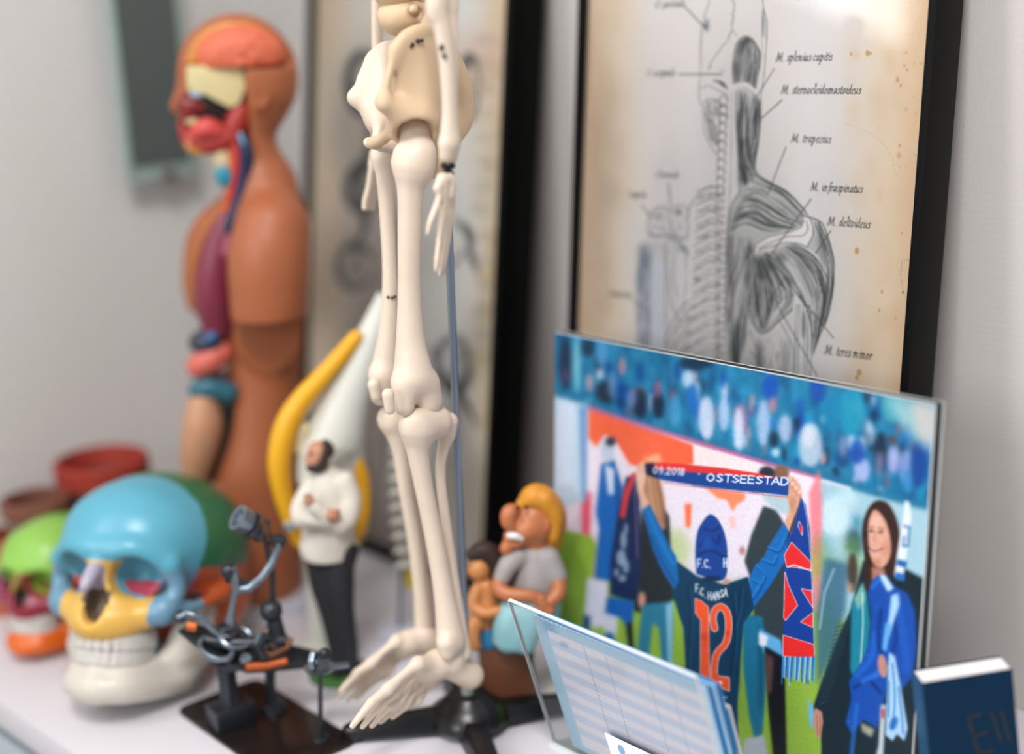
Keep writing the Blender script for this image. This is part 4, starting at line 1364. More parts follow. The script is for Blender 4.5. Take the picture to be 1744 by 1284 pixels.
    cv.text('09.2018', 1112, 806, 12, 10.4, .07, 'cdd2e4', .2, .15, font='caps', a=.95)
    cv.text('-', 1188, 812, 11, 8, .07, 'ccd4e6', .18, 0, font='caps', a=.9)
    cv.text('OSTSEESTAD', 1203, 819, 12.5, 16.2, .052, 'dfe4f2', .2, .12, font='caps')
    # hanging right end of the scarf
    cv.poly([(1364, 846), (1372, 860), (1379, 900), (1383, 980), (1386, 1060), (1388, 1122), (1335, 1118), (1334, 1050), (1335, 980), (1340, 930), (1352, 895)], '173a8c', .8)
    cv.poly([(1360, 860), (1352, 895), (1338, 930), (1344, 905)], '1a1c2c', 1, .9)
    cv.line([(1366, 846), (1374, 880), (1381, 950), (1385, 1040), (1387, 1118)], 1.2, 'c8ccdc', .85)
    R_, Wt = 'd8292a', 'e4dfe8'
    for p in ([(1336, 946), (1348, 924), (1381, 958), (1381, 970), (1340, 964)], [(1337, 975), (1342, 995), (1358, 1031), (1338, 1056), (1335, 1052)],
              [(1365, 1003), (1382, 1006), (1384, 1034)], [(1364, 1059), (1384, 1044), (1384, 1068)], [(1334, 1082), (1386, 1098), (1387, 1121), (1334, 1117)]):
        cv.line(p + p[:1], 2.2, Wt, .95); cv.poly(p, R_, .5)
    cv.line([(1361, 888), (1367, 898), (1366, 912), (1359, 895), (1361, 888)], 1.3, Wt, .9); cv.ell(1364, 900, 2.5, 7, R_, .6)
    cv.line([(1341, 966), (1352, 962), (1381, 972)], 2.2, Wt, .95)
    for k in range(26):
        x = 1331 + k * 2.2
        cv.line([(x + 2, 1119), (x + rng.normal(0, 1), 1160 + rng.uniform(-8, 7))], 2.2, ['2a6fc0', '4b9bd8', 'a9cde8', '1c58a8'][k % 4], .95)
    # woman on the right
    cv.poly([(1470, 955), (1448, 1040), (1420, 1100), (1396, 1170), (1384, 1208), (1398, 1225), (1402, 1440), (1600, 1440), (1600, 1000), (1545, 970)], '16262f', 1.6)
    cv.poly([(1405, 950), (1445, 960), (1440, 1040), (1415, 1120), (1392, 1170), (1390, 1050)], '34607c', 4, .85)
    cv.line([(1420, 970), (1404, 1010), (1396, 1070)], 4, '9fb4c2', .7, 2)
    for k in range(20):
        y = 1060 + k * 7
        cv.line([(1448 - k * 2, y), (1424 - k * 1.6, y + 9)], 3, '263c4a', .6, 1)
    cv.poly([(1450, 1030), (1474, 990), (1482, 1060), (1476, 1140), (1466, 1190), (1448, 1140)], '1c7a92', 2)
    cv.poly([(1454, 1020), (1470, 990), (1474, 1020), (1462, 1040)], '6ea89c', 2)
    cv.line([(1469, 1010), (1470, 1060), (1466, 1130)], 2, 'cfe0d4', .9, .5)
    cv.ell(1452, 975, 9, 34, '3a2c28', 3, .9); cv.ell(1448, 1000, 5, 8, 'b58f74', 2, .7)
    hair = [(1472, 950), (1468, 905), (1474, 875), (1488, 855), (1504, 853), (1518, 864), (1529, 890), (1533, 920), (1528, 960), (1520, 985), (1508, 975), (1492, 985), (1482, 1005), (1472, 1000)]
    cv.poly(smooth(hair + hair[:1], 60), '33211f', 1.2)
    cv.poly(smooth([(1478, 900), (1482, 880), (1490, 868), (1502, 878), (1512, 898), (1517, 925), (1515, 950), (1504, 966), (1492, 964), (1482, 948), (1475, 925), (1478, 900)], 40), 'cf9c88', 1.1)
    cv.ell(1492, 890, 9, 12, 'dab09c', 4, .8); cv.ell(1509, 935, 6, 14, 'b97864', 4, .7); cv.ell(1492, 958, 8, 6, 'a86a58', 3, .6)
    cv.ell(1484, 904, 4, 2.2, '43262a', 1, .9); cv.ell(1500, 906, 4.5, 2.2, '43262a', 1, .9)
    cv.line([(1479, 898), (1488, 897)], 1.6, '5a3a34', .8); cv.line([(1495, 898), (1505, 901)], 1.6, '5a3a34', .8)
    cv.line([(1491, 905), (1488, 920), (1494, 923)], 1.6, 'a06c5c', .7)
    cv.line(smooth([(1480, 932), (1490, 938), (1502, 934)], 10), 3.4, '8a3a40', .9); cv.line(smooth([(1483, 932.5), (1490, 936), (1499, 933)], 10), 1.4, 'eadada', .9)
    cv.line(smooth([(1476, 905), (1478, 940), (1486, 980), (1480, 1010)], 20), 5, '1e1414', .8, 1.5)
    cv.poly([(1484, 965), (1506, 968), (1508, 985), (1486, 1000)], 'a8705e', 2)
    bl = [(1478, 1010), (1484, 990), (1497, 978), (1512, 984), (1522, 998), (1545, 1010), (1558, 1040), (1561, 1100), (1556, 1150), (1535, 1175), (1524, 1160), (1515, 1150), (1504, 1200), (1494, 1240), (1470, 1225), (1450, 1250), (1440, 1230), (1450, 1190), (1446, 1160), (1466, 1130), (1480, 1095), (1484, 1050)]
    cv.poly(bl, '1748a0', 1.4)
    for p, w, c in (([(1486, 1000), (1498, 988), (1510, 1000)], 8, '2a68c8'), ([(1490, 1080), (1484, 1120), (1460, 1150)], 10, '2060c0'), ([(1500, 1040), (1496, 1090), (1506, 1130)], 6, '0e2a6c'),
                    ([(1530, 1040), (1540, 1090), (1545, 1140)], 14, '1d55b4'), ([(1455, 1170), (1480, 1160), (1500, 1180)], 5, '0c2460'), ([(1520, 1030), (1526, 1080), (1522, 1110)], 6, '0e2c70'),
                    ([(1470, 1160), (1490, 1150), (1502, 1140)], 10, '2a6ccc'), ([(1460, 1200), (1456, 1230), (1450, 1290)], 8, '2364bc')):
        cv.line(smooth(p, 14), w, c, .75, 2.5)
    cv.poly([(1497, 978), (1508, 980), (1522, 1002), (1512, 1008)], 'b8d4ee', 1.6); cv.poly([(1518, 1014), (1530, 1010), (1532, 1030), (1520, 1066), (1512, 1090), (1508, 1080), (1514, 1050)], '9cc6e8', 1.8)
    cv.poly([(1508, 1060), (1518, 1062), (1510, 1110), (1502, 1106)], '5aa0d8', 1.6)
    cv.ell(1503, 1134, 8, 20, 'c08a7c', 1.4, .95, -8)
    for k in range(3): cv.line([(1498 + k * 5, 1128), (1499 + k * 5, 1150)], 1.3, '8e5a50', .6)
    cv.poly([(1514, 1110), (1524, 1118), (1534, 1170), (1546, 1240), (1540, 1262), (1528, 1250), (1520, 1262), (1508, 1252), (1510, 1190)], '9ec4e0', 1.4)
    for p in ([(1520, 1130), (1524, 1190), (1520, 1240)], [(1530, 1170), (1536, 1220), (1538, 1250)], [(1514, 1160), (1513, 1220)]):
        cv.line(smooth(p, 12), 3, '2a6cb4', .8, .8)
    cv.ell(1522, 1232, 6, 12, '1a58a8', 2, .9, 20)
    cv.poly([(1500, 1200), (1509, 1200), (1504, 1290), (1488, 1330), (1484, 1320), (1496, 1270)], 'b8c2cc', 2); cv.ell(1504, 1215, 3, 10, '9c2a3c', 1.6, .8)
    cv.poly([(1466, 1230), (1490, 1242), (1484, 1256), (1468, 1246)], 'b4b49c', 2.4, .8)
    sc = [(1541, 852), (1549, 856), (1552, 880), (1545, 935), (1538, 985), (1523, 980), (1530, 930), (1538, 885)]
    cv.poly(sc, 'd3dde6', 1.1)
    cv.line([(1540, 896), (1549, 898), (1546, 930), (1538, 930), (1540, 914)], 3.5, '1c5a9c', .95, .5)
    cv.poly([(1529, 952), (1545, 956), (1543, 968), (1527, 962)], '1d5ea4', .8); cv.poly([(1526, 974), (1541, 978), (1540, 990), (1524, 986)], '2468b0', .8)
    cv.poly([(1388, 1205), (1400, 1212), (1402, 1230), (1396, 1262), (1388, 1248), (1384, 1225)], 'b98270', 1.3)
    for k in range(2): cv.line([(1391 + k * 5, 1220), (1393 + k * 4, 1252)], 1.6, '7c4e44', .6)
    cv.poly([(1376, 1190), (1386, 1205), (1384, 1245), (1378, 1230)], '68aede', 1.6)
    for _ in range(26):
        cv.ell(rng.uniform(1380, 1560), rng.uniform(850, 1290), .8, .8, 'd8e4ea', .3, .6)
    # camera softness towards the far side and a little print grain
    B = cv.gauss(cv.I, 2.2)
    C = cv.gauss(cv.I, 6.5)
    gx = np.linspace(925, 1610, cv.W)[None, :, None]; gy = np.linspace(555, 1440, cv.H)[:, None, None]
    crowd = np.clip((700 + (gx - 1000) * .22 - gy) / 40, 0, 1)
    soft = np.clip(crowd * 1.3 + np.clip((1150 - gx) / 150, 0, 1) * .7, 0, 1)
    cv.I = (cv.I * .45 + B * .55) * (1 - soft) + (B * .35 + C * .65) * soft
    g = cv.gauss(rng.normal(0, 1, (cv.H, cv.W, 1)).astype(np.float32), 1.6)
    cv.I = np.clip(cv.I * (1 + g * .09), 0, 1)
    return cv


PH = Panel(0.73, 0.4111, 1.2247, 3.251, 0.3195, 0.2765)
_o3 = np.array([*PH.O[:2], 0.0])
ph = empty('photo_print', _o3, 'photo of a fan in number 12 shirt raising a scarf, leaning before a poster', 'photo print')
_v0 = 0.0122 * PH.n[2] / PH.v[2] + 0.0002
_ax = [PH.u, PH.v, PH.n]
PH.sheet('photo', paint_fans(), steps((920, 1620, 860)), steps((550, 1300, 900), (1300, 1440, 60)), art_material('glossy_photo_paper', .4, .22, .0, .04), ph, _o3,
         0, PH.w, _v0, PH.h, d=0.0)
_m = (PH.h + _v0) / 2
MB().box(PH.P(PH.w / 2, _m, -0.0050), (PH.w, PH.h - _v0, 0.0094), _ax).build('dark_core', mat('black_board_core', '101214', .6), ph, _o3)
_e = MB()
_e.box(PH.P(PH.w / 2, _m, -0.0109), (PH.w + .0006, PH.h - _v0, 0.0022), _ax)
_e.build('back_plate', mat('clear_acrylic_edge', 'c9d0d2', .2, spec=.6), ph, _o3)
_e = MB()
_e.box(PH.P(-0.0003, _m, -0.0007), (0.0006, PH.h - _v0, 0.0012), _ax)
_e.box(PH.P(PH.w / 2, PH.h + 0.0003, -0.0007), (PH.w, 0.0006, 0.0012), _ax)
_e.build('face_edge', mat('clear_acrylic_edge', 'c9d0d2', .2, spec=.6), ph, _o3)

# ------------------------------------------------------------------ materials shared by the models
M_BONE = mat('matt_bone_plastic', 'dccbb9', 0.42, spec=0.4, vary=0.05, scale=90, bump=.15, bscale=500, sss=.05)
M_BONE_DARK = mat('tan_shaded_bone', 'd3b898', 0.5, spec=0.35, vary=0.08, scale=60)  # tan shading of the near hip bone put into the colour
M_CHROME = mat('brushed_steel_rod', '8c99a8', 0.28, metal=.85)
M_BLACKP = mat('black_plastic', '0b0c0e', 0.3, spec=0.5)
M_WIRE = mat('dark_wire', '2a2a2a', 0.4, metal=.6)

# ------------------------------------------------------------------ hanging skeleton on a rod stand
K = Fr(800, 1243)
KO = K.O
skel = empty('skeleton_model', KO, 'small ivory skeleton hanging on a steel rod over a black star base', 'skeleton model')
p, r = K.pt, K.r


def bone(name, groups, cell=0.0016, m=None, parent=None, ellipses=(), cuts=()):
    s = Sculpt(cell)
    for pts, rads, *w in groups:
        kk = w[0] if w else 0.004
        s.chain([p(*q) for q in pts], [r(x) for x in rads], 0, kk)
    for c, rad, ax, kk in ellipses:
        s.ell(p(*c), [r(x) for x in rad], ax, 0, kk)
    for c, rad, ax, kk in cuts:
        s.ell(p(*c), [r(x) for x in rad], ax, 0, kk, op='-')
    return s.build({0: (name, m or M_BONE)}, parent or skel, KO)[0]


AX = np.array([K.right, K.back, K.up])


def rx_(deg, about='back', base=None):
    return rotax(deg, about, AX if base is None else base)


# thigh bones
bone('femur', [([(706, 226, -.006), (708, 240, -.008)], [27, 24]),
               ([(706, 240, -.008), (700, 272, -.014), (690, 262, -.018)], [22, 27, 18], .006),
               ([(716, 262, -.016), (712, 285, -.016)], [24, 24], .006),
               ([(702, 285, -.016), (699, 330, -.016), (697, 420, -.014), (697, 500, -.012), (699, 580, -.012), (704, 640, -.014)], [29, 20, 18, 18, 23, 32], .006),
               ([(690, 655, -.020), (688, 690, -.022)], [22, 17], .006),
               ([(722, 655, -.010), (728, 682, -.008)], [26, 24], .006)])
bone('femur', [([(658, 235, .05), (652, 255, .045)], [16, 17]),
               ([(652, 270, .045), (656, 300, .045), (660, 380, .044), (664, 470, .043), (662, 560, .042), (655, 630, .042)], [20, 15, 12.5, 12.5, 16, 23], .005),
               ([(650, 640, .038), (650, 672, .036)], [22, 19], .005), ([(668, 640, .05), (670, 668, .05)], [18, 17], .005)])
bone('kneecap', [([(637, 655, .022), (641, 675, .022)], [11, 9])], 0.0015)
bone('kneecap', [([(661, 672, -.036), (664, 698, -.036)], [10, 8])], 0.0015)
# lower legs
bone('tibia', [([(708, 722, -.018), (742, 718, -.004)], [27, 27], .006),
               ([(712, 735, -.016), (712, 770, -.016), (722, 830, -.014), (740, 920, -.012), (756, 1010, -.012), (768, 1090, -.014)], [27, 18, 15, 15, 17, 24], .006),
               ([(760, 1095, -.022), (762, 1112, -.022)], [16, 11], .005)])
bone('fibula', [([(764, 718, .004), (762, 740, .004)], [16, 13], .004),
                ([(760, 742, .004), (750, 800, .002), (758, 880, 0), (772, 980, -.002), (786, 1080, -.006), (790, 1112, -.008)], [11, 8.5, 8.5, 9, 11, 13], .004)])
bone('tibia', [([(664, 712, .042), (690, 712, .05)], [21, 20], .006),
               ([(672, 722, .044), (682, 770, .044), (692, 840, .044), (706, 920, .044), (716, 1000, .044), (722, 1062, .044)], [22, 14, 12.5, 12.5, 13.5, 17], .006)])
bone('fibula', [([(702, 720, .054), (706, 800, .054), (716, 900, .054), (728, 1000, .054), (734, 1068, .052)], [9, 7, 7, 7.5, 9], .004)])


# feet: heel, instep and five rays, every foot one part; toes splay towards the room
def foot(anklex, ankley, heel, rays, w0, sc=1.0):
    g = [([heel, (anklex - 8, ankley + 16, w0)], [24 * sc, 20 * sc], .008),
         ([(anklex, ankley, w0), (anklex - 28, ankley + 10, w0 - .004)], [20 * sc, 19 * sc], .008)]
    for (x0, y0, wa), (x1, y1, wb), (x2, y2, wc), rr in rays:
        xm, ym, wm = x1 + (x2 - x1) * .45, y1 + (y2 - y1) * .40 - 3, wb + (wc - wb) * .45
        g.append(([(anklex - 26, ankley + 12, w0 - .004), (x0, y0, wa)], [15 * sc, rr * 1.5], .006))
        g.append(([(x0, y0, wa), ((x0 + x1) / 2, (y0 + y1) / 2 - 2, (wa + wb) / 2), (x1, y1, wb)], [rr * 1.35, rr * .85, rr * 1.25], .0022))
        g.append(([(x1 - 3, y1 + 3, wb), (xm, ym, wm)], [rr * 1.15, rr * .85], .0015))
        g.append(([(xm - 2, ym + 2, wm), (x2, y2, wc)], [rr * .95, rr * .6], .0015))
    bone('foot', g, 0.0015)


foot(772, 1118, (800, 1150, .000), [((712, 1130, -.030), (662, 1172, -.046), (600, 1236, -.066), 8.5), ((716, 1136, -.022), (672, 1180, -.038), (617, 1238, -.058), 7.5),
                                    ((720, 1146, -.016), (684, 1188, -.030), (633, 1237, -.050), 7.2), ((726, 1155, -.010), (696, 1190, -.024), (648, 1230, -.042), 7.0),
                                    ((738, 1162, -.004), (712, 1192, -.016), (668, 1222, -.034), 7.2)], -.010)
foot(722, 1082, (738, 1094, .044), [((676, 1092, .030), (634, 1128, .020), (580, 1176, .006), 8.5), ((680, 1098, .036), (642, 1136, .026), (578, 1188, .014), 7.2),
                                    ((684, 1106, .040), (650, 1142, .030), (592, 1192, .020), 7), ((690, 1112, .044), (660, 1146, .034), (606, 1190, .026), 7)], .040, .92)

# pelvis: two hip bones and the sacrum
s = Sculpt(0.0017)
for x, y, w in ((677, 92, -.024), (690, 72, -.022), (704, 64, -.018), (720, 58, -.012), (738, 60, -.004), (754, 76, .004), (764, 98, .010)):
    s.cone(p(706, 200, -.012), r(24), p(x, y, w), r(9), 0, .010)
s.ell(p(720, 130, -.034), [r(30), r(16), r(52)], rx_(-20, 'up', rx_(14)), 0, .008, op='-')
s.chain([p(672, 84, -.026), p(688, 62, -.024), p(715, 50, -.016), p(742, 50, .000), p(764, 70, .012)], [r(5), r(6), r(7), r(7), r(8)], 0, .005)
s.chain([p(672, 84, -.026), p(662, 130, -.030), p(652, 172, -.030)], [r(5), r(6), r(9)], 0, .006)
s.cone(p(658, 178, -.03), r(12), p(700, 205, -.02), r(26), 0, .008)
s.ell(p(706, 215, -.012), [r(36), r(32), r(36)], AX, 0, .006)
s.chain([p(738, 200, -.006), p(752, 250, -.002), p(742, 285, -.004), p(722, 292, -.006)], [r(18), r(15), r(15), r(10)], 0, .006)
s.chain([p(690, 205, -.02), p(668, 222, -.012), p(650, 238, .004), p(634, 243, .014)], [r(14), r(10), r(9), r(10)], 0, .004)
s.ell(p(707, 230, -.022), [r(30), r(40), r(27)], AX, 0, .003, op='-')
s.build({0: ('hip_bone', M_BONE_DARK)}, skel, KO)
s = Sculpt(0.0017)
for x, y, w in ((674, 82, .050), (658, 86, .050), (644, 96, .049), (632, 112, .046), (622, 136, .043)):
    s.cone(p(652, 200, .036), r(17), p(x, y, w), r(8), 0, .010)
s.chain([p(682, 74, .05), p(650, 82, .050), p(634, 100, .048)], [r(7), r(6), r(6)], 0, .005)
s.chain([p(634, 100, .048), p(618, 140, .042), p(607, 166, .036)], [r(6), r(8), r(10)], 0, .006)
s.chain([p(607, 166, .036), p(640, 190, .034), p(662, 215, .036)], [r(11), r(16), r(20)], 0, .008)
s.chain([p(640, 185, .030), p(645, 215, .024), p(640, 242, .020), p(628, 243, .016)], [r(11), r(9), r(9), r(9)], 0, .004)
s.chain([p(662, 215, .036), p(668, 250, .03), p(650, 250, .02)], [r(14), r(10), r(8)], 0, .004)
s.build({0: ('hip_bone', M_BONE)}, skel, KO)
s = Sculpt(0.0018)
s.chain([p(722, 50, .022), p(752, 100, .040), p(782, 160, .052), p(790, 205, .052), p(778, 240, .046)], [r(30), r(30), r(24), r(15), r(7)], 0, .008)
for q in range(4):
    for d in (-1, 1):
        s.ell(p(742 + q * 13 + d * 7, 80 + q * 38, .016 + q * .004), [r(5), r(14), r(6)], AX, 0, .002, op='-')
s.build({0: ('sacrum', M_BONE_DARK)}, skel, KO)
# lowest vertebrae with their wings
for q, (x, y, w) in enumerate(((716, 14, .022), (706, -34, .020), (700, -82, .020))):
    s = Sculpt(0.0017)
    s.ell(p(x - 34, y + 14, w - .004), [r(36), r(38), r(30)], AX, 0, .003)
    s.cone(p(x - 10, y, w), r(16), p(x + 34, y + 10, w + .014), r(12), 0, .005)
    s.cone(p(x, y, w), r(12), p(x + 22, y - 16, w + .006), r(9), 0, .005)
    s.cone(p(x, y, w), r(10), p(x + 8, y + 26, w - .006), r(8), 0, .004)
    s.cone(p(x - 5, y, w), r(9), p(x - 12, y + 2, w - .030), r(7), 0, .005)
    s.ell(p(x - 8, y + 8, w - .018), [r(9), r(20), r(9)], AX, 0, .003, op='-')
    s.build({0: ('vertebra', M_BONE_DARK)}, skel, KO)
# near forearm, wrist and hand
bone('forearm', [([(745, -60, -.062), (744, 0, -.062), (741, 22, -.062)], [13, 15, 13], .004), ([(764, -60, -.052), (763, 10, -.052)], [14, 14], .003),
                 ([(744, 10, -.062), (755, 60, -.062), (762, 120, -.062), (765, 190, -.062), (764, 236, -.062)], [13, 12, 11, 10.5, 13], .003),
                 ([(764, 0, -.052), (768, 60, -.054), (769, 130, -.056), (768, 200, -.058), (770, 240, -.060)], [13, 11.5, 10, 10, 12], .003),
                 ([(762, 248, -.062), (760, 266, -.062)], [14, 10], .003), ([(772, 250, -.058), (772, 270, -.058)], [10, 7], .003)])
s = MB()
for a, b, c in ((756, 282, -.062), (764, 286, -.060), (770, 282, -.058), (759, 294, -.062), (768, 296, -.058)):
    s.ball(p(a, b, c), r(5))
s.build('wrist_joint', M_WIRE, skel, KO)
hand = [([(754, 304, -.064), (766, 306, -.060), (764, 330, -.060)], [9, 9, 10], .003),
        ([(752, 306, -.066), (744, 322, -.070)], [7, 6], .002), ([(746, 318, -.07), (748, 336, -.07), (739, 362, -.074), (733, 378, -.076), (728, 398, -.078)], [5, 5, 5, 4.5, 3], .0015)]
for (x0, x1, x2, x3, x4, w), yy in (((755, 752, 748, 744, 741, -.066), 0), ((760, 757, 754, 750, 748, -.062), 6), ((765, 762, 758, 754, 751, -.058), 2), ((769, 767, 763, 759, 756, -.054), -8)):
    hand.append(([(x0 + 2, 310, w), (x1 + 2, 362, w)], [5.5, 5.2], .0012))
    hand.append(([(x1 + 2, 366, w), (x2, 408 + yy * .6, w - .002)], [5.2, 4.3], .0012))
    hand.append(([(x2, 412 + yy * .6, w - .002), (x3, 440 + yy, w - .005)], [4.4, 3.8], .0012))
    hand.append(([(x3, 443 + yy, w - .005), (x4, 462 + yy, w - .007)], [3.8, 2.5], .0012))
bone('hand', hand, 0.0012)
# far forearm and hand behind the hip
bone('forearm', [([(640, -60, .10), (640, 20, .10), (640, 90, .10), (637, 170, .10), (640, 250, .10)], [9, 7.5, 7, 7, 8], .003),
                 ([(652, -60, .104), (649, 30, .104), (646, 130, .104), (648, 250, .104)], [6, 5, 5, 6], .003)], 0.0018)
fh = [([(640, 262, .10), (638, 280, .098)], [11, 11], .004)]
for k in range(4):
    fh.append(([(634 + k * 5, 280, .096 + k * .004), (628 + k * 5, 318, .094 + k * .004), (622 + k * 5, 340, .092 + k * .004), (620 + k * 5, 356, .09 + k * .004)], [6, 5.5, 5, 4], .0015))
bone('hand', fh, 0.0015)
# small black printed marks on the bones (inked spots pressed into the surface)
M_INK = mat('black_ink', '151515', .7)
for x, y, w, a in ((752, 80, -.0735, 3.6), (756, 94, -.0735, 3), (750, 84, -.0735, 2.2), (758, 98, -.0735, 2.6)):
    MB().ball(p(x, y, w + .006), [r(a)] * 3, 10, 6).build('ink_mark', M_INK, skel, KO)
for x, y, w, a in ((737, 126, .0, 5), (748, 140, .0, 4.2), (703, 76, -.0205, 3), (712, 70, -.019, 3.5), (719, 69, -.018, 3), (700, 80, -.021, 2)):
    MB().ball(p(x, y, w - .005), [r(a)] * 3, 10, 6).build('ink_mark', M_INK, skel, KO)
for x, y in ((661, 506), (668, 507), (673, 505)):
    MB().ball(p(x, y, .0365), [r(2.6)] * 3, 10, 6).build('ink_mark', M_INK, skel, KO)
# rod, collar and star base with feet
MB().tube([KO + K.back * .004 + [0, 0, .02], p(776, 700, .014), p(752, 60, .028), p(746, -140, .032)], r(6.5), 14).build('rod', M_CHROME, skel, KO)
MB().tube([KO + K.back * .004 + [0, 0, .012], KO + K.back * .004 + [0, 0, .036]], r(11), 16).build('rod_socket', mat('clear_socket', 'a9b4b0', .25, spec=.6), skel, KO)
hub0 = KO + K.back * .004
b = MB()
b.lathe(hub0 + [0, 0, .004], [(.002, 0), (.025, .0), (.030, .004), (.028, .012), (.020, .018), (.014, .024), (.002, .024)], seg=32)
for k in range(4):
    a = math.radians((10, 98, 184, 280)[k])
    d = K.right * math.cos(a) + K.back * math.sin(a)
    sd = K.right * -math.sin(a) + K.back * math.cos(a)
    P = []
    for t, wd, zz, hh in ((.012, .013, .003, .015), (.05, .011, .004, .012), (.083, .0095, .004, .009), (.092, .006, .004, .007)):
        c = hub0 + d * t
        P.append([c - sd * wd + [0, 0, zz], c + sd * wd + [0, 0, zz], c + sd * wd * .6 + [0, 0, zz + hh], c - sd * wd * .6 + [0, 0, zz + hh]])
    V = [v for q in P for v in q]
    F_ = [(3, 2, 1, 0)] + [(i * 4 + j, i * 4 + (j + 1) % 4, i * 4 + 4 + (j + 1) % 4, i * 4 + 4 + j) for i in range(3) for j in range(4)] + [(12, 13, 14, 15)]
    b.add(V, F_)
b.build('star_base', M_BLACKP, skel, KO, bevel=.0008)
for k in range(4):
    a = math.radians((10, 98, 184, 280)[k])
    d = K.right * math.cos(a) + K.back * math.sin(a)
    MB().lathe(hub0 + d * .086, [(.002, 0), (.0075, 0), (.0085, .003), (.008, .009), (.002, .009)], seg=18).build('foot_pad', M_BLACKP, skel, KO)

# ------------------------------------------------------------------ painted teaching skulls
def skull(O, yaw, sc, cols, label, cell=0.0018, tilt=0.0):
    """O: point under the chin line; yaw: degrees the face turns to the viewer's left"""
    fr_ = Fr(at=O)
    a = math.radians(yaw)
    f = -fr_.back * math.cos(a) - fr_.right * math.sin(a)
    S_ = fr_.right * math.cos(a) - fr_.back * math.sin(a)
    U = np.array([0, 0, 1.0])
    f2 = f * math.cos(tilt) + U * math.sin(tilt); U2 = U * math.cos(tilt) - f * math.sin(tilt)
    f, U = f2, U2
    ax = np.array([S_, f, U])
    q = lambda s_, f_, u_: O + (S_ * s_ + f * f_ + U * u_) * sc
    t = empty('skull_model', O, label, 'skull model')
    e = lambda s, c, rad, key, k=.006, op='+', A=ax: s.ell(q(*c), np.asarray(rad) * sc, A, key, k * sc, op)
    cn = lambda s, pts, rads, key, k=.005, op='+': s.chain([q(*c) for c in pts], [x * sc for x in rads], key, k * sc, op)
    s = Sculpt(cell * max(sc, .75))
    e(s, (0, -.012, .113), (.066, .080, .055), 1)
    e(s, (0, .028, .116), (.054, .044, .043), 1, .010)
    e(s, (0, -.05, .098), (.052, .050, .042), 1, .01)
    e(s, (0, -.030, .071), (.066, .062, .048), 1, .01)
    cn(s, [(-.046, .050, .103), (-.024, .066, .1135), (0, .069, .111), (.024, .066, .1135), (.046, .050, .103)], (.007, .008, .009, .008, .007), 1, .008)
    e(s, (0, .046, .082), (.030, .028, .034), 1, .008)                     # middle of the face
    for d in (-1, 1):
        cn(s, [(d * .046, .050, .102), (d * .050, .044, .085), (d * .044, .050, .069)], (.007, .0065, .009), 1, .005)
        cn(s, [(d * .044, .050, .069), (d * .055, .030, .070), (d * .062, .004, .076), (d * .060, -.012, .080)], (.0085, .0055, .0045, .006), 1, .004)
        cn(s, [(d * .020, .058, .062), (d * .040, .050, .068)], (.012, .010), 1, .006)
        e(s, (d * .0255, .066, .0925), (.0175, .026, .0155), 3, .004, '-', rotax(-d * 12, 'up', ax))
        e(s, (d * .0475, .020, .062), (.010, .020, .018), 3, .004, '-')
    e(s, (0, .062, .060), (.026, .020, .018), 1, .008)
    e(s, (0, .082, .0745), (.0095, .020, .0170), 3, .003, '-')
    cn(s, [(0, .072, .104), (0, .083, .092), (0, .088, .086)], (.006, .0055, .004), 1, .003)

    def cls(P, key):
        X = (P - O) / sc
        s_, f_, u_ = X @ S_, X @ f, X @ U
        k = np.ones(len(P), int) * 1
        k[(f_ < .026 - .22 * (u_ - .10)) & (u_ > .099)] = 2                # parietal
        k[(f_ < .024) & (u_ <= .099) & (np.abs(s_) > .02)] = 4              # temporal
        k[(f_ < .036) & (f_ >= .020) & (u_ <= .096) & (np.abs(s_) > .034) & (np.abs(s_) < .056)] = 5   # sphenoid
        k[(f_ < -.062) & (u_ < .10)] = 6
        k[(u_ < .080) & (np.abs(s_) < .044) & (f_ > .03)] = 7              # upper jaw
        k[(f_ > .060) & (u_ < .105) & (np.abs(s_) < .0165)] = 7
        k[(f_ > .024) & (u_ < .098) & (np.abs(s_) >= .037)] = 8           # cheek bone
        k[(f_ > .066) & (u_ > .083) & (u_ < .1035) & (np.abs(s_) < .0062)] = 9           # nasal bone
        orb = (key == 3) & (u_ > .077) & (f_ < .058)
        k[orb] = 1
        k[orb & (u_ < .0885) & (f_ < .053)] = 5
        k[orb & (u_ < .088) & (np.abs(s_) > .03)] = 5
        k[(key == 3) & (u_ < .083) & (np.abs(s_) < .012) & (f_ < .074)] = 3
        k[(key == 3) & (u_ < .077) & (np.abs(s_) > .036)] = 3
        return k
    names = {1: 'frontal_bone', 2: 'parietal_bone', 3: 'nasal_cavity', 4: 'temporal_bone', 5: 'sphenoid_bone', 6: 'occipital_bone', 7: 'upper_jaw', 8: 'cheek_bone', 9: 'nasal_bone'}
    s.build({k: (names[k], mat('skull_%s' % cols[k], cols[k], .33, spec=.5, vary=.04, scale=40)) for k in names}, t, O, cls)
    # lower jaw
    s = Sculpt(cell * max(sc, .75))
    for d in (-1, 1):
        cn(s, [(0, .066, .011), (d * .018, .060, .011), (d * .032, .034, .012), (d * .040, .016, .016)], (.012, .012, .012, .013), 1, .004)
        cn(s, [(0, .064, .022), (d * .018, .057, .022), (d * .031, .034, .024), (d * .040, .014, .032)], (.008, .008, .009, .012), 1, .006)
        cn(s, [(d * .041, .013, .022), (d * .045, .008, .046), (d * .051, .000, .064)], (.014, .013, .008), 1, .006)
        cn(s, [(d * .042, .022, .034), (d * .045, .022, .058)], (.012, .007), 1, .006)
        cn(s, [(d * .045, .0, .030), (d * .049, .008, .052)], (.011, .008), 1, .008)
    e(s, (0, .071, .010), (.016, .008, .010), 1, .006)
    s.build({1: ('lower_jaw', mat('skull_%s' % cols[10], cols[10], .35, spec=.5, vary=.03))}, t, O)
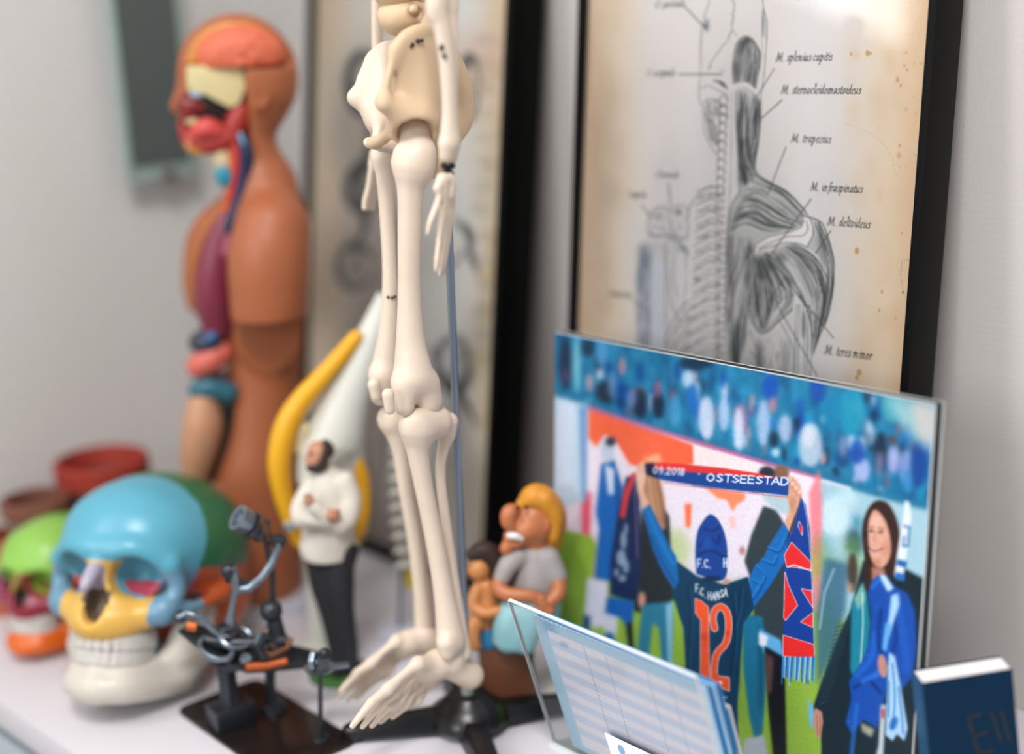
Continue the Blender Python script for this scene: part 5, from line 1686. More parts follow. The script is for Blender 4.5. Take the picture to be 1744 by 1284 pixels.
    # teeth along two arches
    for nm, u0, h, R, c in (('upper_teeth', .0445, .010, .0285, .043), ('lower_teeth', .0335, .009, .0272, .043)):
        b = Sculpt(.0012 * max(sc, .8))
        for k in range(-7, 8):
            if k == 0: continue
            th = (abs(k) - .5) * math.radians(13.2) * (1 if k > 0 else -1)
            px_, pf = math.sin(th) * R * 1.02, c + math.cos(th) * R * 1.08
            wd = .0031 if abs(k) < 4 else .0042
            ra = rotax(-math.degrees(th), 'up', ax)
            b.box(q(px_, pf - .003, u0), np.array([wd, .0038, h * .62]) * sc, ra, .0016 * sc, 0, .0006 * sc)
        b.chain([q(math.sin(x) * R, c + math.cos(x) * R * 1.03 - .003, u0 + (.006 if nm[0] == 'u' else -.005)) for x in np.radians(np.linspace(-88, 88, 9))], [.0042 * sc] * 9, 0, .001)
        b.build({0: (nm, mat('tooth_enamel', 'c9c5bf', .35, spec=.5, vary=.04))}, t, O)
    # braincase floor so nothing shows hollow below
    return t


C_BIG = {1: '58a5bd', 2: '2c6a46', 3: '5b4a3a', 4: 'bc5528', 5: 'b8475a', 6: 'c9b27a', 7: 'dcae52', 8: '6a93ae', 9: 'a9a2b4', 10: 'cdc6bb'}
G1 = Fr(249, 1209)
skull(G1.O + G1.back * .040, 34, 1.03, C_BIG, 'large painted skull with pale blue forehead and yellow upper jaw, beside the metal sculpture', tilt=.31)
C_SM = {1: '8cc152', 2: '6fae3e', 3: '3a2a24', 4: '8a2f4a', 5: '8a6a28', 6: '8a3050', 7: '8f2238', 8: '86405f', 9: '8a6a28', 10: 'd9641c'}
G2 = Fr(98, 1108)
skull(G2.O + G2.back * .02, 38, .66, C_SM, 'small painted skull with bright green forehead and orange lower jaw, behind the large skull', tilt=.2)

# ------------------------------------------------------------------ anatomical torso with open head, chest and belly
T = Fr(430, 1028)
TO = T.O
tor = empty('torso_model', TO, 'tall brown anatomical torso with open head and exposed organs, behind the skulls', 'torso model')
t_ = T.q
tr = T.r
SKIN = mat('brown_skin_plastic', 'a6603d', .46, spec=.45, vary=.04, scale=25, sss=.03)


def organ(name, col, cones=(), ells=(), parent=tor, rough=.38, cell=.0022, cuts=(), k=.004, bump=0.0, vary=.12):
    s = Sculpt(cell)
    for pts, rads in cones:
        s.chain([t_(*c) for c in pts], [tr(x) for x in rads], 0, k)
    for c, rad, *rot in ells:
        s.ell(t_(*c), [tr(x) for x in rad], rotax(rot[0], 'back', T.ax) if rot else T.ax, 0, k)
    for c, half in cuts:
        s.box(t_(*c), [tr(x) for x in half], T.ax, .0005, 0, .0012, op='-')
    return s.build({0: (name, mat('torso_' + name, col, rough, spec=.5, vary=vary, scale=160, bump=bump, bscale=260))}, parent, TO)[0]


# skin: head back half, neck, trunk, cut-off upper arm
s = Sculpt(.0024)
s.ell(t_(406, 120, 14), [tr(88), tr(60), tr(87)], T.ax, 0, .006)
s.ell(t_(432, 128, 10), [tr(64), tr(56), tr(62)], T.ax, 0, .01)
s.chain([t_(352, 100, 20), t_(330, 130, 22), t_(322, 160, 22), t_(326, 200, 22), t_(334, 226, 22)], [tr(40), tr(24), tr(20), tr(20), tr(18)], 0, .008)
s.chain([t_(308, 160, 22), t_(300, 178, 22), t_(296, 186, 22)], [tr(8), tr(9), tr(6)], 0, .004)
s.chain([t_(440, 160, 12), t_(430, 225, 12), t_(436, 270, 14), t_(446, 310, 16)], [tr(52), tr(37), tr(40), tr(50)], 0, .012)
s.chain([t_(448, 320, 16), t_(446, 400, 26), t_(446, 480, 34), t_(448, 570, 36), t_(450, 660, 34), t_(444, 740, 34), t_(432, 830, 34), t_(428, 930, 34), t_(430, 1028, 34)],
        [tr(48), tr(70), tr(70), tr(66), tr(61), tr(66), tr(78), tr(88), tr(90)], 0, .012)
s.cone(t_(448, 330, 5), tr(36), t_(476, 378, -28), tr(44), 0, .018)
s.chain([t_(464, 392, -48), t_(458, 440, -56), t_(458, 500, -56), t_(460, 580, -50)], [tr(58), tr(64), tr(62), tr(58)], 1, .010)
s.chain([t_(436, 340, 40), t_(390, 372, 80), t_(362, 410, 100), t_(350, 470, 104), t_(350, 505, 104)], [tr(40), tr(36), tr(42), tr(38), tr(34)], 0, .014)
s.ell(t_(446, 168, -44), [tr(12), tr(6), tr(20)], rotax(14, 'back', T.ax), 0, .003)
s.ell(t_(446, 168, -51), [tr(6), tr(5), tr(12)], rotax(14, 'back', T.ax), 0, .003, op='-')
s.box(t_(400, 60, -60), [tr(150), tr(54), tr(52)], T.ax, .0005, 0, .0012, op='-')       # open skull
s.box(t_(345, 180, -60), [tr(68), tr(54), tr(80)], T.ax, .0005, 0, .0012, op='-')       # open face
s.box(t_(350, 262, -60), [tr(60), tr(60), tr(40)], T.ax, .0005, 0, .0012, op='-')
s.box(t_(462, 620, -90), [tr(90), tr(58), tr(68)], T.ax, .0005, 0, .0015, op='-')      # upper arm stump
s.box(TO + T.back * tr(34) + [0, 0, -.1], [tr(160), tr(160), .1085], T.ax, .0005, 0, .0012, op='-')
s.build({0: ('skin', SKIN), 1: ('upper_arm', SKIN)}, tor, TO)
organ('skull_rim', 'c98530', ells=[((404, 106, -4), (78, 10, 64))], cuts=[((404, 170, 0), (120, 60, 58))])
s = Sculpt(.0018)
s.ell(t_(410, 92, -12), [tr(68), tr(30), tr(44)], T.ax, 0, .002)
rg = np.random.default_rng(3)
for _ in range(26):                                                   # folds
    a, b = rg.uniform(-1, 1), rg.uniform(-1, .35)
    if a * a + b * b > .85: continue
    x, y = 410 + 62 * a, 94 + 40 * b
    s.chain([t_(x - 9, y, -38 + 24 * (a * a + b * b)), t_(x, y + rg.uniform(-8, 8), -43 + 24 * (a * a + b * b)), t_(x + 10, y + rg.uniform(-5, 5), -38 + 24 * (a * a + b * b))],
            [tr(5)] * 3, 0, .0012)
s.box(t_(410, 172, -10), [tr(120), tr(60), tr(52)], T.ax, .0005, 0, .001, op='-')
s.build({0: ('brain', mat('torso_brain', 'd4694a', .55, spec=.5, vary=.2, scale=90, bump=.3, bscale=160))}, tor, TO)
blk = MB().slab([t_(x, y, -26) for x, y in ((318, 112), (414, 113), (418, 150), (408, 176), (392, 184), (362, 168), (344, 158), (318, 152))][::-1], T.back * tr(22))
blk.build('sinus_section', mat('torso_cream', 'd8cb98', .45), tor, TO, bevel=.001)
organ('nasal_cartilage', 'a9c4d4', ells=[((337, 158, -18), (14, 8, 9))])
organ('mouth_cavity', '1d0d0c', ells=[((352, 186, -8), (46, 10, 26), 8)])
organ('nasal_muscle', '7e231f', cones=[([(312, 176, -10), (322, 190, -12), (314, 206, -10)], [12, 12, 8]), ([(330, 176, -14), (345, 184, -14)], [9, 7])])
organ('upper_teeth', 'c9b58a', cones=[([(320, 206, -14), (332, 208, -15)], [7, 7])])
organ('tongue', 'cf4c48', cones=[([(334, 226, -16), (352, 218, -20), (372, 224, -16)], [12, 17, 14])])
organ('jaw_muscle', 'a32c26', cones=[([(330, 244, -8), (360, 246, -10), (392, 232, -10), (404, 208, -10), (410, 186, -10)], [13, 15, 17, 20, 15]), ([(312, 214, -4), (322, 240, -4)], [9, 12])])
organ('jaw_bone', 'c78a4a', cones=[([(322, 246, -12), (332, 256, -12), (352, 256, -12)], [8, 8, 7])])
organ('windpipe', 'd8c49c', cones=[([(374, 252, -4), (380, 270, -2), (384, 290, 0)], [15, 16, 15])])
organ('thyroid_gland', '2a88a0', ells=[((382, 300, -14), (15, 10, 19), -14)])
organ('throat_muscle', 'c4552e', cones=[([(400, 240, -10), (402, 280, -10), (398, 320, -8), (388, 360, -6)], [12, 12, 13, 9])])
organ('artery', 'b3282a', cones=[([(404, 232, -22), (405, 270, -22), (402, 305, -20), (394, 340, -16)], [7, 7, 7, 6])])
organ('vein', '18264a', cones=[([(412, 236, -28), (420, 262, -30), (417, 300, -28), (408, 345, -24), (396, 380, -22), (390, 404, -24)], [9, 11, 9, 12, 13, 8])])
organ('nerve', '6fa6c8', cones=[([(409, 228, -36), (415, 246, -38)], [4, 4])])
organ('rib_cage_edge', 'a9622f', cones=[([(402, 340, 6), (372, 368, 18), (346, 410, 26), (332, 460, 30), (330, 520, 34)], [7, 10, 11, 11, 9])])
organ('lung', '7c2a40', cones=[([(384, 372, -4), (374, 410, -6), (366, 460, -6), (364, 510, -4), (370, 552, 0)], [12, 22, 29, 31, 26])], bump=.2)
organ('lung_highlight', '8c3a52', cones=[([(392, 396, -22), (388, 430, -26)], [10, 14])])  # lavender highlight on the lung, built in as a paler piece
organ('diaphragm', '2b2f44', ells=[((352, 584, -2), (29, 26, 22), 10)])
organ('gall_bladder', '3c6a9c', ells=[((360, 574, -24), (12, 8, 10), -20)])
organ('liver', 'd5695c', cones=[([(338, 624, -4), (356, 612, -8), (376, 600, -4)], [20, 24, 20])])
organ('spleen_fold', '6b2a2e', cones=[([(350, 644, 2), (384, 640, 2)], [8, 10])])
organ('transverse_colon', '2e6678', cones=[([(338, 664, -6), (356, 660, -10), (388, 668, -6)], [17, 18, 19])])
organ('abdominal_gap_shade', '101a1a', cones=[([(388, 690, 4), (386, 730, 6), (372, 790, 6), (362, 822, 4)], [16, 17, 14, 8])])  # solid dark body standing for the shaded gap beside the intestine
organ('small_intestine', 'bf8c6c', cones=[([(344, 692, -6), (346, 722, -8), (340, 760, -8), (334, 800, -6)], [26, 33, 31, 24])], bump=.1)
organ('bladder', 'cf9284', cones=[([(332, 832, -6), (348, 846, -10), (366, 838, -8)], [22, 22, 14])])
MB().box(TO + T.back * tr(50) + [0, 0, .004], (tr(250), tr(230), .008), T.ax).build('base_board', mat('pale_base', 'cfd0de', .4), tor, TO, bevel=.001)

# ------------------------------------------------------------------ knee joint model with yellow bands
N = Fr(562, 1106)
NO = N.O
kn = empty('knee_joint_model', NO, 'bent white knee joint model with yellow rubber ligaments, behind the standing man figurine', 'knee joint model')
n_, nr = N.q, N.r
M_WB = mat('white_bone_plastic', 'd5d6cd', .4, spec=.45, vary=.03, scale=60)
M_YL = mat('yellow_rubber', 'e6a91c', .35, spec=.5, vary=.08, scale=60)


def knpart(name, m, chains, ells=(), cuts=(), k=.006, cell=.002):
    s = Sculpt(cell)
    for pts, rads in chains:
        s.chain([n_(*c) for c in pts], [nr(x) for x in rads], 0, k)
    for c, rad, rot in ells:
        s.ell(n_(*c), [nr(x) for x in rad], rotax(rot, 'back', N.ax), 0, k)
    for c, rad, rot in cuts:
        s.ell(n_(*c), [nr(x) for x in rad], rotax(rot, 'back', N.ax), 0, .003, op='-')
    return s.build({0: (name, m)}, kn, NO)[0]


knpart('femur', M_WB, [([(668, 500, 20), (640, 560, 18), (612, 625, 14), (585, 690, 10), (568, 745, 6)], [22, 25, 31, 41, 50]),
                       ([(540, 770, -6), (535, 810, -8)], [34, 30]), ([(588, 780, 10), (586, 812, 10)], [32, 28])], cuts=[((660, 496, 10), (12, 40, 12), 0)])
knpart('tibia', M_WB, [([(540, 850, 8), (580, 848, 16)], [34, 32]), ([(558, 860, 10), (550, 920, 10), (545, 1000, 10), (552, 1080, 10)], [42, 30, 24, 26])])
knpart('fibula', M_WB, [([(600, 862, 26), (598, 930, 26), (592, 1020, 22)], [13, 10, 10])])
knpart('kneecap_ligament', M_YL, [([(606, 574, -2), (580, 606, -6), (546, 645, -14), (512, 684, -20), (488, 726, -24), (476, 780, -26), (480, 830, -24), (494, 880, -20), (510, 922, -14)],
                                   [12, 14, 16, 18, 20, 19, 17, 15, 12])])
knpart('kneecap', mat('kneecap_plastic', 'd8c9a0', .4), [([(516, 730, -14), (510, 764, -14)], [14, 12])])
knpart('side_ligament', M_YL, [([(592, 760, -8), (612, 800, -6), (618, 850, -4), (612, 900, -4), (600, 930, 0)], [9, 13, 14, 13, 8])])
knpart('cruciate_ligament', M_YL, [([(560, 800, -30), (548, 845, -30)], [8, 8])])
knpart('ligament_pin', mat('teal_pin', '5f9a9c', .35), [([(590, 770, -28), (590, 772, -34)], [6, 5])])
sc_ = MB(); c = n_(492, 896, -34)
sc_.lathe(c, [(nr(2), 0), (nr(9), 0), (nr(10), nr(3)), (nr(7), nr(7)), (nr(2), nr(8))], ax=-N.back, seg=20)
sc_.build('screw', mat('bright_steel', 'cfd3d6', .2, metal=.9), kn, NO)
MB().lathe(NO + N.back * nr(8), [(nr(4), 0), (nr(54), 0), (nr(56), nr(5)), (nr(52), nr(12)), (nr(30), nr(16)), (nr(4), nr(16))], seg=36, squash=.8).build('base', M_WB, kn, NO)

# ------------------------------------------------------------------ small spine segment on a stand
V_ = Fr(682, 1078)
VO = V_.O
sp = empty('spine_model', VO, 'small white spine segment on a thin metal post, between knee model and skeleton shins', 'spine model')
for k in range(9):
    x, y = 674 + (k - 4) ** 2 * .35 + k * 1.2, 762 + k * 24.5
    s = Sculpt(.0018)
    s.ell(V_.q(x + 8, y, 0), [V_.r(19), V_.r(17), V_.r(9.5)], V_.ax, 0, .002)
    s.cone(V_.q(x, y + 2, -4), V_.r(5), V_.q(x - 13, y + 7, -10), V_.r(4.5), 0, .003)
    s.cone(V_.q(x + 12, y, 12), V_.r(5), V_.q(x + 30, y + 8, 20), V_.r(4), 0, .003)
    s.build({0: ('vertebra', M_WB)}, sp, VO)
    if k < 8:
        MB().lathe(V_.q(x + 9, y + 16, 0), [(V_.r(3), 0), (V_.r(15), 0), (V_.r(15), V_.r(6)), (V_.r(3), V_.r(6))], seg=20).build('disc', mat('pale_disc', 'b9b4a4', .4), sp, VO)
b = MB(); b.lathe(V_.q(700, 1000, 0), [(V_.r(3), 0), (V_.r(9), 0), (V_.r(9), V_.r(36)), (V_.r(3), V_.r(36))], seg=16)
b.build('nerve_root', mat('yellow_nerve', 'd8b720', .4), sp, VO)
MB().tube([VO + [0, 0, .003], V_.q(690, 770, 8)], V_.r(4), 12).build('post', M_CHROME, sp, VO)
MB().box(VO + [0, 0, .003], (V_.r(70), V_.r(60), .006), V_.ax).build('base', mat('pale_base', 'cfd0de', .4), sp, VO, bevel=.001)

# ------------------------------------------------------------------ clay pots far left
M_CLAY = mat('brown_clay', '7b6256', .8, vary=.12, scale=60)
M_CLAYR = mat('red_clay', '9c2f20', .7, vary=.1, scale=60)
M_CLAYO = mat('orange_clay', 'a8563a', .8, vary=.12, scale=60)


def pot(fx, fy, back, top_px, rim_w, body_w, foot_w, rim_h, label, m_body, m_rim, base_z=0.0):
    F_ = Fr(fx, fy)
    O = F_.O + F_.back * back
    O = np.array([O[0], O[1], base_z])
    Fq = Fr(at=O)
    Ztop = Fq.pt(fx, top_px)[2] - base_z
    rr = Fq.m
    t = empty('flower_pot', O, label, 'flower pot', 'clay flower pots')
    rw, bw, fw = rim_w / 2 * rr, body_w / 2 * rr, foot_w / 2 * rr
    hb = Ztop - rim_h * rr
    b = MB()
    b.lathe(O, [(.002, 0), (fw, 0), (bw, hb), (bw * .92, hb), (fw * .9, .006), (.002, .006)], seg=40)
    b.build('body', m_body, t, O)
    b = MB()
    n = 40
    prof = [(bw * .93, hb - .002), (rw * .99, hb - .001), (rw, Ztop - .002), (rw - .002, Ztop), (rw - .005, Ztop), (bw * .9, hb)]
    V, Fc = [], []
    for rad, h in prof:
        for k in range(n):
            q = 2 * math.pi * k / n
            V.append(O + [rad * math.cos(q), rad * math.sin(q), h])
    for i in range(len(prof)):
        for k in range(n):
            k2, i2 = (k + 1) % n, (i + 1) % len(prof)
            Fc.append((i * n + k, i * n + k2, i2 * n + k2, i2 * n + k))
    b.add(V, Fc).build('rim', m_rim, t, O)
    return O, Ztop, t


pot(199, 1000, .008, 776, 156, 138, 96, 34, 'taller clay flower pot with a bright red rim, behind the large skull', M_CLAY, M_CLAYR)
O_, Z_, _ = pot(30, 1050, .035, 905, 92, 88, 122, 12, 'reddish clay flower pot turned upside down at the far left edge', M_CLAYO, M_CLAYO)
pot(84, 1034, .0, 842, 114, 98, 80, 22, 'squat brown clay flower pot with a dull brown rim, behind the small skull', M_CLAY, mat('dull_brown_rim', '7a4a3c', .8))

# ------------------------------------------------------------------ printed man figurine with crossed arms
Mf = Fr(578, 1150)
MO = Mf.O
mq, mr = Mf.q, Mf.r
man = empty('man_figurine', MO, 'standing bearded man figurine, cream sweater and folded arms, on a green disc', 'figurine')
M_FSKIN = mat('figurine_skin', 'b98468', .5, vary=.05)
M_SWEAT = mat('cream_sweater', 'd6d0c4', .7, vary=.05, scale=200, bump=.4, bscale=600)
M_TROUS = mat('dark_trousers', '25272c', .6, vary=.12, scale=80)


def fpart(fr, name, m, parent, origin, chains=(), ells=(), cuts=(), cell=.0012, k=.003, keys=None):
    s = Sculpt(cell)
    for c in chains:
        pts, rads = c[0], c[1]
        s.chain([fr.q(*q) for q in pts], [fr.r(x) for x in rads], c[3] if len(c) > 3 else 0, c[2] if len(c) > 2 else k)
    for e in ells:
        c, rad = e[0], e[1]
        s.ell(fr.q(*c), [fr.r(x) for x in rad], rotax(e[2] if len(e) > 2 else 0, 'back', fr.ax), 0, e[3] if len(e) > 3 else k)
    for e in cuts:
        s.ell(fr.q(*e[0]), [fr.r(x) for x in e[1]], rotax(e[2] if len(e) > 2 else 0, 'back', fr.ax), 0, .0015, op='-')
    return s.build({0: (name, m)} if keys is None else keys, parent, origin)


# one body: head, neck and hands in skin
fpart(Mf, 'head', M_FSKIN, man, MO, [([(548, 800, 2), (556, 815, 4)], [13, 16])],
      [((543, 774, 0), (19, 19, 23), -8), ((536, 786, -3), (14, 14, 14), -8), ((524, 781, -6), (4, 4, 6), -20), ((556, 778, -16), (3.5, 3, 6))],
      [((529, 774, -12), (4, 4, 3)), ((524, 774, 6), (3, 4, 3))], cell=.0009)
fpart(Mf, 'beard', mat('dark_beard', '2b1f1b', .7), man, MO, [([(553, 772, -17), (550, 788, -17), (540, 798, -13), (529, 795, -7)], [5, 8, 8, 6]), ([(527, 787, -9), (533, 789, -14)], [3, 3])],
      [((533, 795, 0), (11, 14, 8), -10), ((552, 790, 8), (8, 10, 10))], cell=.0009)
fpart(Mf, 'hair', mat('cropped_dark_hair', '33231d', .75), man, MO, [], [((553, 766, 2), (16, 21, 17), -16)], [((533, 764, 0), (18, 30, 20))], cell=.0009)
for d, w in ((528, -13), (523, -1)):
    MB().ball(mq(d, 774, w), mr(2.2), 10, 8).build('eye', mat('figurine_eye', '1b1513', .3), man, MO)
# sweater with folded arms
fpart(Mf, 'sweater', M_SWEAT, man, MO, [
    ([(558, 816, 4), (562, 835, 4), (565, 870, 4), (563, 905, 4), (560, 940, 4)], [24, 34, 38, 40, 41], .006),
    ([(540, 826, 18), (545, 850, 16), (545, 900, 10), (546, 934, 8)], [20, 26, 29, 32], .006),
    ([(588, 820, -12), (598, 850, -18), (592, 882, -28), (580, 892, -34)], [17, 17, 17, 16], .004),
    ([(580, 892, -34), (560, 880, -44), (540, 866, -48), (534, 860, -48)], [15, 14, 12, 11], .004),
    ([(530, 826, 16), (518, 846, 6), (508, 868, -10), (512, 884, -22)], [14, 14, 13, 13], .004),
    ([(512, 884, -22), (534, 886, -36), (552, 888, -42)], [13, 12, 11], .004),
    ([(528, 932, 2), (562, 934, -6), (596, 930, 2)], [14, 17, 14], .005),
    ([(546, 812, 0), (556, 820, -10), (570, 814, 2)], [9, 9, 9], .004)], cuts=[((560, 990, 4), (120, 120, 48))], cell=.0012)
for nm, hx, hy, hw, dx, dy in (('hand', 527, 853, -52, -3, -6), ('hand', 563, 878, -58, 6, -4)):
    ch = [([(hx + 4, hy + 5, hw + 6), (hx, hy, hw)], [8, 8.5])]
    for k in range(4):
        ch.append(([(hx + (k - 1.5) * 1.5, hy + (k - 1.5) * 4.2, hw - 3), (hx + dx * 1.6, hy + (k - 1.5) * 4.4 + dy * .7, hw - 5), (hx + dx * 2.6, hy + (k - 1.5) * 4.2 + dy * .5, hw + 1)], [2.6, 2.3, 2.0], .0004))
    ch.append(([(hx + 2, hy - 6, hw), (hx - dx * .3, hy - 12, hw - 1)], [3, 2.3], .0006))
    fpart(Mf, nm, M_FSKIN, man, MO, ch, cell=.0008)
fpart(Mf, 'trousers', M_TROUS, man, MO, [
    ([(548, 934, 8), (552, 985, 10), (562, 1040, 8), (572, 1095, 10), (574, 1134, 10)], [27, 26, 19, 15, 14], .004),
    ([(574, 934, -2), (577, 985, -6), (584, 1045, -8), (594, 1100, -8), (597, 1138, -8)], [29, 26, 20, 16, 15], .004),
    ([(544, 938, 2), (586, 938, 2)], [26, 24], .006)], cell=.0014)
for x, w in ((560, 4), (582, -14)):
    fpart(Mf, 'shoe', mat('black_shoe', '141414', .4), man, MO, [([(x + 16, 1139, w), (x, 1142, w - 6), (x - 14, 1145, w - 12)], [9, 9, 7])], cell=.0012)
MB().lathe(MO, [(mr(4), 0), (mr(50), 0), (mr(52), mr(3)), (mr(50), mr(8)), (mr(4), mr(8))], seg=36).build('base', mat('green_base', '3f6b34', .6), man, MO)

# ------------------------------------------------------------------ caricature of a seated woman with a second figure
Cf = Fr(866, 1188)
CO = Cf.O
cq, cr = Cf.q, Cf.r
car = empty('caricature_figurine', CO, 'comic figurine of two seated women on a brown stump, orange hair and dark hair', 'figurine')
M_CSK = mat('tanned_skin', 'bd7349', .4, vary=.08)
M_CSK2 = mat('orange_skin', 'd08a52', .4, vary=.08)
fpart(Cf, 'head', M_CSK, car, CO, [([(912, 925, 12), (918, 948, 14)], [22, 22]), ([(884, 868, -4), (868, 872, -12), (866, 888, -14), (874, 896, -12)], [8, 13, 13, 10])],
      [((908, 890, 8), (34, 32, 40)), ((880, 914, -6), (22, 20, 20)), ((862, 934, -12), (11, 11, 12)), ((898, 905, -18), (16, 10, 14)), ((933, 895, -14), (6, 5, 11))],
      [((876, 916, -26), (12, 12, 9), 20)], cell=.0014)
fpart(Cf, 'teeth', mat('figurine_teeth', 'e2e0de', .3), car, CO, [([(868, 912, -22), (878, 913, -26), (888, 917, -24)], [6, 6.5, 5])], cell=.001)
fpart(Cf, 'hair', mat('orange_hair', 'cf8a22', .5, vary=.2, scale=120, bump=.4, bscale=200), car, CO, [
    ([(892, 858, 2), (912, 846, 4), (934, 858, 8), (944, 885, 12), (942, 920, 16)], [13, 22, 22, 21, 17]), ([(930, 850, -8), (946, 880, -6), (944, 912, -2)], [12, 13, 12])], cell=.0015)
for x, w in ((896, -24), (882, -20)):
    MB().ball(cq(x, 864, w), [cr(3.5)] * 3, 12, 8).build('eye', mat('figurine_eye', '1b1513', .3), car, CO)
fpart(Cf, 'shirt', mat('grey_shirt', 'a19c9a', .6), car, CO, [([(912, 950, 14), (912, 985, 14), (908, 1015, 14)], [34, 42, 40], .006), ([(884, 948, -6), (866, 962, -16), (854, 985, -22)], [16, 17, 14]), ([(936, 950, -4), (950, 980, -12)], [18, 16])], cell=.0016)
fpart(Cf, 'arm', M_CSK, car, CO, [([(852, 988, -24), (850, 1002, -30), (866, 1012, -38), (900, 1014, -42), (922, 1020, -40)], [12, 13, 12, 11, 10])], cell=.0013)
fpart(Cf, 'arm', M_CSK, car, CO, [([(952, 985, -14), (950, 1010, -26), (932, 1028, -38)], [13, 13, 11])], cell=.0013)
for hx, hy in ((920, 1020), (930, 1032)):
    fpart(Cf, 'hand', M_CSK, car, CO, [([(hx, hy, -42), (hx + 6, hy + 8, -44)], [10, 9])] + [([(hx - 2 + k * 4, hy + 12, -46), (hx - 3 + k * 4.4, hy + 22, -46), (hx - 4 + k * 4.6, hy + 28, -42)], [3.2, 3, 2.6], .0006) for k in range(4)]
          + [([(hx - 8, hy + 2, -46), (hx - 10, hy + 12, -48)], [3.4, 3], .0006)], cell=.001)
fpart(Cf, 'skirt', mat('pale_blue_skirt', '8bbcc4', .5, vary=.08, scale=60), car, CO, [
    ([(905, 1030, 4), (882, 1040, -20), (868, 1062, -36), (864, 1092, -40)], [30, 30, 24, 20], .008), ([(925, 1035, 4), (910, 1045, -26), (900, 1072, -40), (896, 1098, -44)], [30, 28, 22, 16], .008),
    ([(856, 1040, -30), (850, 1070, -38), (848, 1090, -38)], [8, 9, 9], .003), ([(876, 1050, -44), (880, 1080, -52), (878, 1100, -52)], [7, 9, 8], .003)], cell=.0016)
fpart(Cf, 'companion_head', M_CSK2, car, CO, [([(822, 972, 2), (828, 1000, 4)], [12, 12])], [((816, 968, 0), (18, 20, 20)), ((803, 974, -4), (5, 5, 6))], [((806, 966, -16), (3, 3, 2))], cell=.0013)
fpart(Cf, 'companion_hair', mat('dark_brown_hair', '33211c', .6, bump=.4, bscale=200), car, CO, [([(806, 944, 0), (824, 938, 2), (842, 952, 4), (848, 980, 6), (846, 1004, 8)], [12, 17, 18, 17, 12])], cell=.0015)
fpart(Cf, 'companion_body', M_CSK2, car, CO, [([(828, 1000, 6), (830, 1030, 6), (834, 1060, 6)], [22, 27, 26], .006), ([(812, 1004, -10), (806, 1030, -20), (826, 1044, -30), (850, 1040, -32)], [10, 11, 10, 9]),
                                              ([(824, 1060, -6), (808, 1062, -22), (806, 1086, -30), (810, 1100, -32)], [16, 14, 11, 9])], cell=.0015)
fpart(Cf, 'companion_swimsuit', mat('blue_swimsuit', '2f7fb4', .4), car, CO, [([(832, 1070, 2), (836, 1088, -2)], [25, 24])], cell=.0016)
b = MB()
b.lathe(CO + Cf.back * cr(6), [(cr(4), 0), (cr(52), 0), (cr(50), cr(20)), (cr(46), cr(60)), (cr(48), cr(96)), (cr(44), cr(104)), (cr(4), cr(104))], seg=40, squash=.85, sdir=Cf.right)
b.build('stump', mat('brown_stump', '6b3f2a', .55, vary=.25, scale=50, bump=.5, bscale=120), car, CO)

# ------------------------------------------------------------------ metal sculpture: operating scene built from nuts, screws and wire
def gnd(px, py): return ground(px, py)
L_, Fp, Rp = gnd(298, 1212), gnd(400, 1284), gnd(612, 1266)
u = unit(Fp - L_); wv = np.array([-u[1], u[0], 0])
if wv @ (Rp - L_) < 0: wv = -wv
wid = (Rp - L_) @ wv
len_ = (Rp - L_) @ u
cen = L_ + u * len_ / 2 + wv * wid / 2
msc = empty('metal_sculpture', cen, 'dark metal operating-table sculpture of nuts and rods on a flat plate', 'sculpture')
Bf = Fr(at=cen)
bq, br = Bf.q, Bf.r
M_IRON = mat('dark_welded_iron', '3e4249', .34, metal=.75, vary=.3, scale=120)
M_STEEL = mat('pale_worn_steel', '7f8c98', .28, metal=.8, vary=.25, scale=120)
M_BRONZE = mat('bronze_bits', '6f4b38', .4, metal=.6, vary=.3, scale=120)
M_COPPER = mat('copper_bar', 'c8683c', .35, metal=.7, vary=.1)
M_PLATE = mat('dark_brown_plate', '2e2523', .22, metal=.5, spec=.6, vary=.3, scale=14)
pl = MB()
pts = []
rc = .010
for sx, sy, a0 in ((-1, -1, 180), (1, -1, 270), (1, 1, 0), (-1, 1, 90)):
    c = cen + u * sx * (len_ / 2 - rc) + wv * sy * (wid / 2 - rc)
    for k in range(6):
        a = math.radians(a0 + k * 18)
        pts.append(c + u * rc * math.cos(a) + wv * rc * math.sin(a))
pl.slab(pts, (0, 0, .0028)).build('base_plate', M_PLATE, msc, cen, bevel=.0005)
OB = cen


def mpart(name, m, fn, bevel=0.0):
    b = MB(); fn(b); return b.build(name, m, msc, OB, bevel=bevel)


g0 = gnd(396, 1238); g0 = np.array([g0[0], g0[1], .0028])
Fb = Fr(at=[g0[0], g0[1], 0]); bq, br = Fb.q, Fb.r
mpart('foot_block', M_IRON, lambda b: b.box(g0 + [0, 0, .009], (br(72), br(50), .018), rotax(22, 'up', Fb.ax)), .001)
mpart('pedestal', M_IRON, lambda b: (b.lathe(g0 + [0, 0, .018], [(br(4), 0), (br(20), 0), (br(18), .004), (br(17), .030), (br(20), .033), (br(4), .033)], seg=6), b.box(bq(392, 1130, 0), (br(44), br(40), br(14)), Fb.ax)))
g1 = gnd(465, 1212); g1 = np.array([g1[0], g1[1], .0028]); F1 = Fr(at=[g1[0], g1[1], 0])
mpart('rear_leg', M_IRON, lambda b: (b.lathe(g1, [(br(3), 0), (br(26), 0), (br(24), .004), (br(12), .006), (br(9), .012), (br(8), .030), (br(3), .030)], seg=18),
                                     b.tube([g1 + [0, 0, .02], F1.q(463, 1120)], br(8), 14)))
